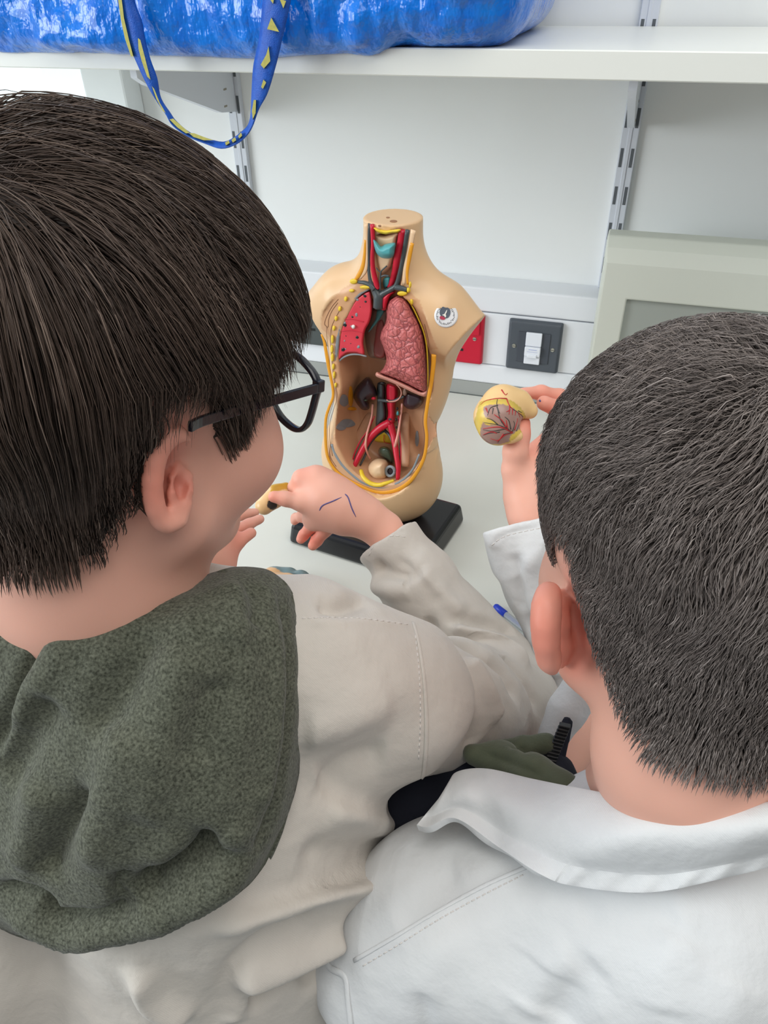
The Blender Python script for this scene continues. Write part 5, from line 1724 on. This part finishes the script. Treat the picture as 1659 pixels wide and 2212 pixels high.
# dark collar lining at the nape
sp = [chain([P(-60, 1262, .415), P(20, 1268, .412), P(95, 1285, .418), P(160, 1296, .425)], [px(42, .41), px(40, .41), px(24, .42), px(8, .42)], 0, 'add', 0.004)]
V, Q = sdf_mesh(sp, P(20, 1268, .41) - 0.07, P(20, 1268, .41) + 0.07, 0.002)
V = strokes(wrinkle(V, Q, 0.0015, 60, 3), Q, [([(-10, 1235), (40, 1262), (110, 1292)], 0.003, 0.002)])
lin = W(link('collar_lining', mesh_from(V, Q), m_navy), boyL)
lin['label'] = 'dark navy collar lining'
st1 = stitches('yoke_stitching', [[(652, 1336), (720, 1334), (800, 1338), (884, 1350)], [(897, 1372), (905, 1450), (908, 1550), (904, 1640)]], cbL, boyL, m_stitch)
under(st1, coatL)
under(welt('shoulder_seam', [(893, 1345), (906, 1400), (917, 1480), (921, 1580), (916, 1660), (908, 1700)], cbL, 0.0016, 0.0003, m_coatL, boyL), coatL)
under(stitches('cuff_stitching', [[(797, 1200), (812, 1172), (845, 1158), (878, 1160)]], sbL, boyL, m_stitch), slL)

# ---------------------------------------------------------------- coat of the boy at the right
cp = [chain([P(1480, 1950, .465), P(1150, 1990, .498), P(960, 1990, .520), P(852, 2085, .530)], [0.075, 0.066, 0.060, 0.057], 0, 'add', 0.03),
      chain([P(1450, 1960, .465), P(1450, 2150, .520), P(1400, 2500, .64)], [0.080, 0.100, 0.115], 0.04, 'add', 0.04),
      chain([P(1050, 2160, .555), P(1080, 2500, .63)], [0.062, 0.085], 0.05, 'add', 0.04),
      chain([P(1480, 1950, .465), P(1800, 1960, .455), P(2000, 2060, .49)], [0.075, 0.064, 0.055], 0.04, 'add', 0.03),
      chain([P(1740, 2150, .56), P(1720, 2500, .66)], [0.07, 0.085], 0.06, 'add', 0.03)]
V, Q = sdf_mesh(cp, (-0.16, -0.02, CAMZ - 0.90), (0.34, 0.46, CAMZ - 0.34), 0.0026)
V = wrinkle(V, Q, 0.0016, 20, 11)
V = strokes(V, Q, [
    ([(1135, 1880), (1050, 1920), (950, 1975), (860, 2030), (770, 2080)], 0.0035, 0.0016), ([(1100, 1985), (1000, 2020), (930, 2080), (890, 2190)], 0.012, 0.003),
    ([(1000, 1880), (920, 1930), (850, 2000)], 0.010, -0.003), ([(1250, 2060), (1180, 2110), (1130, 2200)], 0.012, 0.004), ([(1300, 2080), (1240, 2150), (1210, 2230)], 0.010, -0.004), ([(1480, 2010), (1440, 2100), (1450, 2200)], 0.014, 0.003),
    ([(910, 2130), (925, 2212), (935, 2300)], 0.006, -0.003), ([(1230, 1960), (1350, 1985), (1480, 1970)], 0.014, -0.004), ([(1600, 2100), (1560, 2200), (1540, 2290)], 0.016, 0.003), ([(1180, 2080), (1150, 2180)], 0.02, -0.003)])
coatR = W(link('lab_coat', mesh_from(V, Q), m_coatR), boyR)
cbR = bvh_of(V, Q)
# raised left sleeve
SRP = [(880, 2040, .560, 130), (1085, 1810, .660, 98), (1290, 1520, .702, 110), (1245, 1400, .708, 98), (1190, 1260, .712, 92), (1150, 1150, .716, 92)]
C3 = [P(a, b, d) for a, b, d, r in SRP]; R3 = [px(r, d) for a, b, d, r in SRP]
e_ = C3[-1] - C3[-2]; e_ /= np.linalg.norm(e_)
sp = [chain(C3 + [C3[-1] + e_ * 0.04], R3 + [R3[-1] * 1.06], 0, 'add', 0.014), cone(P(1120, 1170, .700), P(1082, 1150, .692), 0.034, 0.014, 0.02),
      plane(P(1140, 1128, .716), e_ + 0.10 * CM[0], 0.001), chain([C3[-1] - e_ * 0.05, C3[-1] + e_ * 0.08], [0.026, 0.034], 0.001, 'cut')]
V, Q = sdf_mesh(sp, (-0.22, 0.08, BZ + 0.002), (0.16, 0.66, CAMZ - 0.34), 0.0020)
V = wrinkle(V, Q, 0.0015, 30, 14)
V[:, 2] = np.maximum(V[:, 2], BZ + 0.0012)
V = strokes(V, Q, [([(1110, 1190), (1125, 1260), (1128, 1330)], 0.008, -0.005), ([(1140, 1180), (1150, 1270), (1165, 1360)], 0.009, 0.005), ([(1130, 1340), (1170, 1350), (1200, 1380)], 0.010, -0.008),
                   ([(1150, 1400), (1190, 1420), (1220, 1470)], 0.010, 0.007), ([(1062, 1178), (1100, 1152), (1170, 1138)], 0.002, -0.001)])
slR = W(link('sleeve', mesh_from(V, Q), m_coatR), boyR); slR.parent = coatR
sbR = bvh_of(V, Q)
# his other sleeve, outside the picture
a0, a1, a2 = R_tr0 + (0.125, 0.045, 0.12), R_tr0 + (0.19, 0.17, 0.045), R_tr0 + (0.11, 0.28, 0.026)
sp = [chain([a0 - (0.03, 0, 0), a0, a1, a2], [0.055, 0.054, 0.046, 0.034], 0, 'add', 0.012), chain([a2, a2 + (-0.05, 0.08, 0.03)], [0.024, 0.028], 0.001, 'cut')]
V, Q = sdf_mesh(sp, (0.10, 0.12, CAMZ - 0.75), (0.36, 0.62, CAMZ - 0.40), 0.003)
s2 = W(link('sleeve', mesh_from(wrinkle(V, Q, 0.002, 30, 4), Q), m_coatR), boyR); s2.parent = coatR

# folded collar: a thick turned-down sheet round the neck
up = [(968, 1700, .505), (985, 1668, .510), (1050, 1660, .500), (1150, 1682, .482), (1250, 1702, .440), (1400, 1728, .392), (1510, 1738, .372), (1660, 1732, .358), (1820, 1700, .360), (1960, 1640, .385), (2030, 1560, .43)]
lo = [(900, 1782, .482), (925, 1786, .478), (985, 1768, .470), (1080, 1832, .446), (1170, 1890, .420), (1240, 1914, .406), (1400, 1928, .386), (1560, 1898, .370), (1740, 1850, .366), (1930, 1770, .385), (2060, 1650, .43)]
n1, n2 = 140, 26
u3, l3 = catmull(up, n1), catmull(lo, n1)
rows = []
for i in range(n1):
    row = []
    for j in range(n2):
        t = j / (n2 - 1)
        q = u3[i] * (1 - t) + l3[i] * t
        s_ = i / (n1 - 1)
        bulge = 0.013 * max(0.0, math.sin(math.pi * min(1, t * 1.25 + 0.02))) ** 0.9 * min(1, s_ / 0.10 + 0.1)
        rip = 0.0016 * math.sin(t * 5 + s_ * 24) * t + 0.0035 * math.exp(-((s_ - 0.28 - 0.08 * t) / 0.05) ** 2) * t - 0.004 * math.exp(-((s_ - 0.17 - 0.12 * t) / 0.035) ** 2)
        ripple = 0.0011 * math.sin(s_ * 120) * sstep(np.array([t]), 0.75, 0.95)[0] * (s_ > 0.45)
        row.append(P(q[0], q[1], q[2] - bulge - rip - ripple))
    rows.append(row)
V = np.array(rows).reshape(-1, 3)
Q = np.array([(i * n2 + j, i * n2 + j + 1, (i + 1) * n2 + j + 1, (i + 1) * n2 + j) for i in range(n1 - 1) for j in range(n2 - 1)])
col = W(link('collar', mesh_from(V, Q), m_coatR), boyR); col.parent = coatR
so = col.modifiers.new('solid', 'SOLIDIFY'); so.thickness = 0.0045; so.offset = -1
so = col.modifiers.new('bevel', 'BEVEL'); so.width = 0.0015; so.segments = 2; so.limit_method = 'ANGLE'
under(stitches('yoke_stitching', [[(1130, 1890), (1050, 1930), (950, 1985), (865, 2038), (775, 2092)]], cbR, boyR, m_stitch), coatR)
under(welt('yoke_seam', [(1140, 1872), (1050, 1912), (950, 1966), (860, 2020), (765, 2075)], cbR, 0.0014, 0.0003, m_coatR, boyR), coatR)
under(welt('shoulder_seam', [(738, 1955), (722, 2000), (703, 2050), (712, 2088), (745, 2110), (752, 2160), (758, 2212), (762, 2260)], cbR, 0.0022, 0.0005, m_coatR, boyR), coatR)
under(stitches('cuff_stitching', [[(1062, 1178), (1092, 1158), (1170, 1140)]], sbR, boyR, m_stitch), slR)
# olive jacket under the coat
sp = [chain([P(1018, 1628, .535), P(1080, 1640, .530), P(1150, 1668, .505), P(1215, 1700, .49)], [px(20, .53), px(38, .53), px(40, .50), px(36, .49)], 0, 'add', 0.006),
      chain([P(1075, 1612, .555), P(1130, 1618, .545), P(1180, 1606, .540)], [px(14, .55), px(26, .54), px(22, .54)], 0.004, 'add', 0.004)]
V, Q = sdf_mesh(sp, P(1120, 1640, .52) - 0.08, P(1120, 1640, .52) + 0.08, 0.002)
V = strokes(wrinkle(V, Q, 0.001, 50, 3), Q, [([(1040, 1626), (1110, 1650), (1180, 1680)], 0.003, -0.003), ([(1100, 1610), (1150, 1625)], 0.003, -0.002)])
jk = W(link('jacket_collar', mesh_from(V, Q), m_olive), boyR)
jk['label'] = 'olive green jacket collar'
zp = []
for i in range(11):
    t = i / 10
    c_ = P(1190 + 30 * t, 1640 - 72 * t, .535)
    zp.append(box_vf(c_ - (0.004, 0.002, 0.0012), c_ + (0.004, 0.002, 0.0012), 0.0006))
W(obj_vf('zip', join(zp), m_zip), boyR)
V, Q = sdf_mesh([chain([P(1200, 1660, .545), P(1225, 1560, .56)], [px(17, .54), px(13, .56)], 0, 'add', 0.003)], P(1210, 1610, .55) - 0.06, P(1210, 1610, .55) + 0.06, 0.003)
W(link('jacket_lining', mesh_from(V, Q), m_navy), boyR)
V, Q = sdf_mesh([chain([P(1195, 1590, .60), P(1225, 1535, .60), P(1262, 1480, .60)], [px(34, .60), px(40, .60), px(44, .60)], 0, 'add', 0.006)], P(1220, 1540, .60) - 0.07, P(1220, 1540, .60) + 0.07, 0.003)
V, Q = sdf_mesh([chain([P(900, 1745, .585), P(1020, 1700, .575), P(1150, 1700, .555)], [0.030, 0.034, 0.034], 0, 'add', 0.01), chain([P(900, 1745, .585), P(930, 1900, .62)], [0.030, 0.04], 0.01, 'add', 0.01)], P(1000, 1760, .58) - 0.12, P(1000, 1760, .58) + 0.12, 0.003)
W(link('crevice_shade_fill', mesh_from(wrinkle(V, Q, 0.002, 30, 8), Q), m_navy), boyR)  # dark fill added to stand for the black shade between the coats
V, Q = sdf_mesh([chain([P(1195, 1590, .60), P(1225, 1535, .60), P(1262, 1480, .60)], [px(34, .60), px(40, .60), px(44, .60)], 0, 'add', 0.006)], P(1220, 1540, .60) - 0.07, P(1220, 1540, .60) + 0.07, 0.003)
lp_ = W(link('lapel', mesh_from(V, Q), m_coatR), boyR); lp_.parent = coatR

# ================================================================== GLASSES
m_frame = mat('black_glossy_acetate', srgb(24, 24, 34), 0.2, 0.6)
m_lens = mat('spectacle_lens', (0.97, 0.98, 0.98, 1), 0.02, 0.5, trans=1.0, ior=1.02)
gl = empty('eyeglasses', tuple(HL.w(0, 0.09, -0.01)), 'black rectangular eyeglasses on the face below the brown fringe', 'glasses')
rimp = [(616, 764), (641, 769), (663, 789), (680, 812), (687, 836), (681, 862), (673, 892), (665, 914), (654, 926), (640, 927), (622, 916), (604, 897), (588, 868), (578, 835), (584, 795), (598, 772)]
# plane of the front: through the hinge, spanned by the head's right and up directions
g0 = P(687, 836, 0.402); gn = HL.R[1]


def gpt(u, v, o=0.0):
    r = cray(u, v)
    return EYE + r * (((g0 - EYE) @ gn + o) / (r @ gn))


rim3 = np.array([gpt(*q) for q in catmull_closed(rimp, 64)])
rim3 = np.vstack([rim3, rim3[:2]])
tv = tube_vf(rim3, 0.0017, 8, 1.7, gn, caps=False)
W(obj_vf('rim', tv, m_frame, None, True), gl)
lv = rim3[:-2]
cen = lv.mean(0)
W(obj_vf('lens', (np.vstack([lv, lv + gn * 0.0012]), [tuple(range(64)), tuple(range(127, 63, -1))] + [(i, i + 64, (i + 1) % 64 + 64, (i + 1) % 64) for i in range(64)]), m_lens), gl)
# the other half of the front, mirrored across the middle of the face
mir = lambda p_: p_ - HL.R[0] * (2 * ((p_ - HL.c) @ HL.R[0]))[..., None]
W(obj_vf('rim', tube_vf(mir(rim3), 0.0017, 8, 1.7, gn, caps=False), m_frame, None, True), gl)
lm = mir(lv)
W(obj_vf('lens', (np.vstack([lm, lm + gn * 0.0012]), [tuple(range(64)), tuple(range(127, 63, -1))] + [(i, i + 64, (i + 1) % 64 + 64, (i + 1) % 64) for i in range(64)]), m_lens), gl)
ia = lv[np.argmin((lv - HL.c) @ HL.R[0])]
W(obj_vf('bridge', tube_vf(catmull([ia, (ia + mir(ia)) / 2 + HL.R[2] * 0.003 + gn * 0.002, mir(ia)], 12), 0.0018, 8), m_frame, None, True), gl)


def temple(pts, hh, tk):
    path = catmull(pts, 24)
    T_, N_, B_ = frames(path)
    V_ = []
    upv = HL.R[2]
    for i, p_ in enumerate(path):
        s_ = np.cross(T_[i], upv); s_ /= np.linalg.norm(s_); u_ = np.cross(s_, T_[i])
        h_ = hh[0] + (hh[1] - hh[0]) * i / 23
        for a, b in ((-1, -1), (1, -1), (1, 1), (-1, 1)):
            V_.append(p_ + s_ * a * tk + u_ * b * h_)
    F_ = [(i * 4 + j, i * 4 + (j + 1) % 4, i * 4 + 4 + (j + 1) % 4, i * 4 + 4 + j) for i in range(23) for j in range(4)] + [(3, 2, 1, 0), (92, 93, 94, 95)]
    return np.array(V_), F_


tpts = [P(688, 838, .4005), P(672, 842, .396), P(600, 862, .378), P(520, 884, .360), P(440, 908, .339), P(410, 922, .330)]
o = W(obj_vf('temple', temple(tpts, (0.0027, 0.0025), 0.0011), m_frame), gl)
bv = o.modifiers.new('bevel', 'BEVEL'); bv.width = 0.0005; bv.segments = 2
W(obj_vf('temple', temple([mir(np.array(p_)) for p_ in tpts], (0.0027, 0.0025), 0.0011), m_frame), gl)
W(obj_vf('hinge', box_vf((-0.0022, -0.0030, -0.0034), (0.0022, 0.0030, 0.0034), 0.0008, 2, HL.R, P(688, 834, .4015)), m_frame), gl)
# eyelashes of the visible eye
lash = []
e0 = [(590, 826), (594, 820), (597, 814), (599, 808), (601, 802)]
for i in range(14):
    t = i / 13
    u, v = 589 + 12 * t, 829 - 28 * t
    k = 1 - abs(t - 0.6) * 0.6
    d = .412
    lash.append(tube_vf(catmull([P(u, v, d), P(u + 10 * k, v + 2 - 6 * t, d + .001), P(u + 17 * k, v - 3 - 9 * t, d + .002)], 6), [0.00035, 0.00035, 0.0003, 0.00025, 0.0002, 0.0001], 4))
W(obj_vf('eyelashes', join(lash), m_zip, None, True), boyL)

# ================================================================== ORGANS IN HAND AND ON THE TABLE
m_org = use_attr(mat('painted_organ_vinyl', srgb(226, 188, 132), 0.3, 0.5))
# stomach held up by the boy at the right
sto = [pxchain(h4([(500, 440, .690, 148), (470, 600, .686, 196), (490, 720, .686, 180)]), 0, 0.02),
       pxchain(h4([(560, 410, .692, 120), (700, 450, .694, 112), (830, 545, .694, 82)]), 0.012, 0.012), pxchain(h4([(640, 830, .680, 60), (700, 815, .680, 55)]), 0.006, 0.004)]
cc = P(1085, 900, .69)
V, Q = sdf_mesh(sto, cc - 0.07, cc + 0.07, 0.0012)
stom = link('stomach_model', mesh_from(V, Q), m_org)
pv = proj(V)[:, :2]
ctrV = V.mean(0)
tan_ = np.array(srgb(228, 190, 134)[:3]); mauve = np.array(srgb(160, 128, 118)[:3]); yel = np.array(srgb(204, 176, 78)[:3])
q5 = lambda pts: np.array([(980 + x / 5.028, 780 + y / 5.028) for x, y in pts])
pa = catmull_closed(q5([(330, 500), (480, 465), (600, 490), (690, 540), (752, 610), (750, 680), (715, 740), (630, 800), (600, 870), (500, 905), (380, 890), (295, 820), (300, 700), (335, 600)]), 60)
front = normals_of(V, Q) @ (EYE - cc) > -0.1
sd = poly_sd(pa, pv)
ya = poly_sd(catmull_closed(q5([(250, 560), (300, 440), (470, 415), (580, 410), (700, 480), (780, 600), (740, 760), (640, 860), (520, 930), (380, 930), (220, 860), (215, 700)]), 60), pv)
yb = poly_sd(catmull_closed(q5([(330, 610), (420, 640), (480, 680), (420, 690), (330, 680)]), 30), pv)
wv = vnoise(V * 400) * 1.2
cols = np.tile(tan_, (len(V), 1))
m1 = front & (ya + wv < 0); cols[m1] = yel * (0.85 + 0.25 * np.clip(-ya[m1] / 10, 0, 1))[:, None]
m2 = front & (sd + wv < 0); cols[m2] = mauve
m3 = front & (yb + wv < 0); cols[m3] = yel
paint(stom, cols)
tag(stom, 'painted cream and mauve stomach model pinched in raised fingers', 'organ model')
sb_ = bvh_of(V, Q)


def vein(lines, col, r, name):
    parts = []
    for ln in lines:
        hv = [cast(sb_, *q) for q in catmull(q5(ln), 12)]
        parts.append(tube_vf(np.array([p_ + n_ * 0.0001 for p_, n_ in hv]), r * np.interp(np.linspace(0, 1, 12), [0, 1], [1, 0.45]), 5, 0.6, np.array([n_ for p_, n_ in hv])))
    o = obj_vf(name, join(parts), col, None, True)
    o.parent = stom
    return o


m_vr = mat('painted_artery_red', srgb(182, 42, 44), 0.4); m_vd = mat('painted_vein_dark', srgb(70, 66, 62), 0.4)
vein([[(575, 408), (480, 406), (350, 430), (292, 475)], [(575, 408), (598, 470), (640, 520), (740, 585)], [(606, 480), (605, 530), (572, 552)], [(520, 312), (545, 350), (566, 368), (584, 350)],
      [(640, 525), (636, 585)], [(672, 540), (668, 590)], [(700, 560), (720, 610)], [(608, 520), (600, 580)], [(640, 775), (560, 800), (480, 860), (400, 840)], [(640, 775), (520, 720), (420, 720), (320, 735)],
      [(570, 720), (520, 640), (440, 580)], [(585, 740), (570, 640)], [(660, 750), (690, 650), (690, 620)], [(540, 790), (500, 850), (470, 880)], [(470, 780), (400, 770), (320, 800)], [(350, 510), (372, 560)]], m_vr, 0.0007, 'painted_artery')
vein([[(640, 775), (560, 725), (470, 690), (330, 668)], [(600, 750), (510, 640), (470, 480), (475, 415)], [(480, 480), (400, 510), (368, 590)], [(470, 500), (500, 570)], [(430, 510), (420, 575)],
      [(620, 740), (600, 650), (555, 605)], [(640, 760), (660, 690), (650, 650)], [(480, 690), (420, 640), (360, 620)], [(560, 735), (420, 760), (320, 745)], [(500, 770), (400, 780), (322, 805)], [(620, 780), (540, 800), (480, 885)], [(680, 760), (710, 690)], [(640, 520), (700, 560), (755, 605)], [(700, 540), (740, 560)]], m_vd, 0.0006, 'painted_vein')

# small organ piece pinched by the boy at the left
op = [pxchain(hz([(470, 480, .700, 70), (560, 400, .704, 70), (640, 345, .712, 50)]), 0, 0.01), pxchain(hz([(600, 330, .694, 42), (680, 300, .704, 34)]), 0.004, 0.004, 'cut')]
cc = P(595, 1070, .705)
V, Q = sdf_mesh(op, cc - 0.05, cc + 0.05, 0.0012)
pc_ = link('organ_piece', mesh_from(V, Q), m_org)
pv = proj(V)[:, :2]
cols = np.tile(np.array(srgb(222, 184, 132)[:3]), (len(V), 1))
cols[(pv[:, 1] < 1060 - (pv[:, 0] - 600) * 0.2) & (pv[:, 0] > 585)] = srgb(196, 150, 48)[:3]
cols[((pv - np.array([588, 1090])) ** 2).sum(1) < 130] = srgb(60, 54, 50)[:3]
paint(pc_, cols)
tag(pc_, 'small tan and yellow organ piece held between thumb and finger', 'organ model')

# intestine coil lying on the worktop behind the hood
ic = at_z(600, 1272, BZ + 0.012)
loops_ = []
rg = np.random.default_rng(4)
for k, (cx_, cy_, r_, z_) in enumerate(((0.030, -0.004, 0.013, 0.013), (0.014, 0.012, 0.013, 0.014), (-0.004, 0.018, 0.013, 0.014), (0.040, 0.0, 0.010, 0.010), (0.022, 0.004, 0.013, 0.018), (0.004, 0.002, 0.014, 0.019), (-0.016, 0.006, 0.014, 0.015), (-0.024, -0.010, 0.014, 0.014), (0.036, -0.016, 0.011, 0.011), (0.016, -0.016, 0.014, 0.015), (-0.004, -0.018, 0.014, 0.015))):
    a_ = 0.5 + 0.35 * math.sin(k * 2.3)
    dv = np.array([math.cos(a_), math.sin(a_), 0]) * 0.010
    c_ = np.array([ic[0] + cx_, ic[1] + cy_, BZ + z_])
    loops_.append(cone(c_ - dv, c_ + dv, r_ * 0.92, r_, 0.0022))
fl_ = plane((0, 0, BZ + 0.0006), (0, 0, -1), 0.002)
V, Q = sdf_mesh(loops_ + [fl_], ic - 0.07, ic + 0.07, 0.0015)
it = link('intestine_model', mesh_from(V, Q), m_org)
cols = np.tile(np.array(srgb(214, 170, 124)[:3]), (len(V), 1))
cols[(V[:, 1] - ic[1]) > 0.014 - 0.3 * (V[:, 0] - ic[0])] = srgb(112, 134, 138)[:3]
paint(it, cols)
tag(it, 'lumpy tan and grey-blue intestine model lying on the worktop behind the hood', 'organ model')
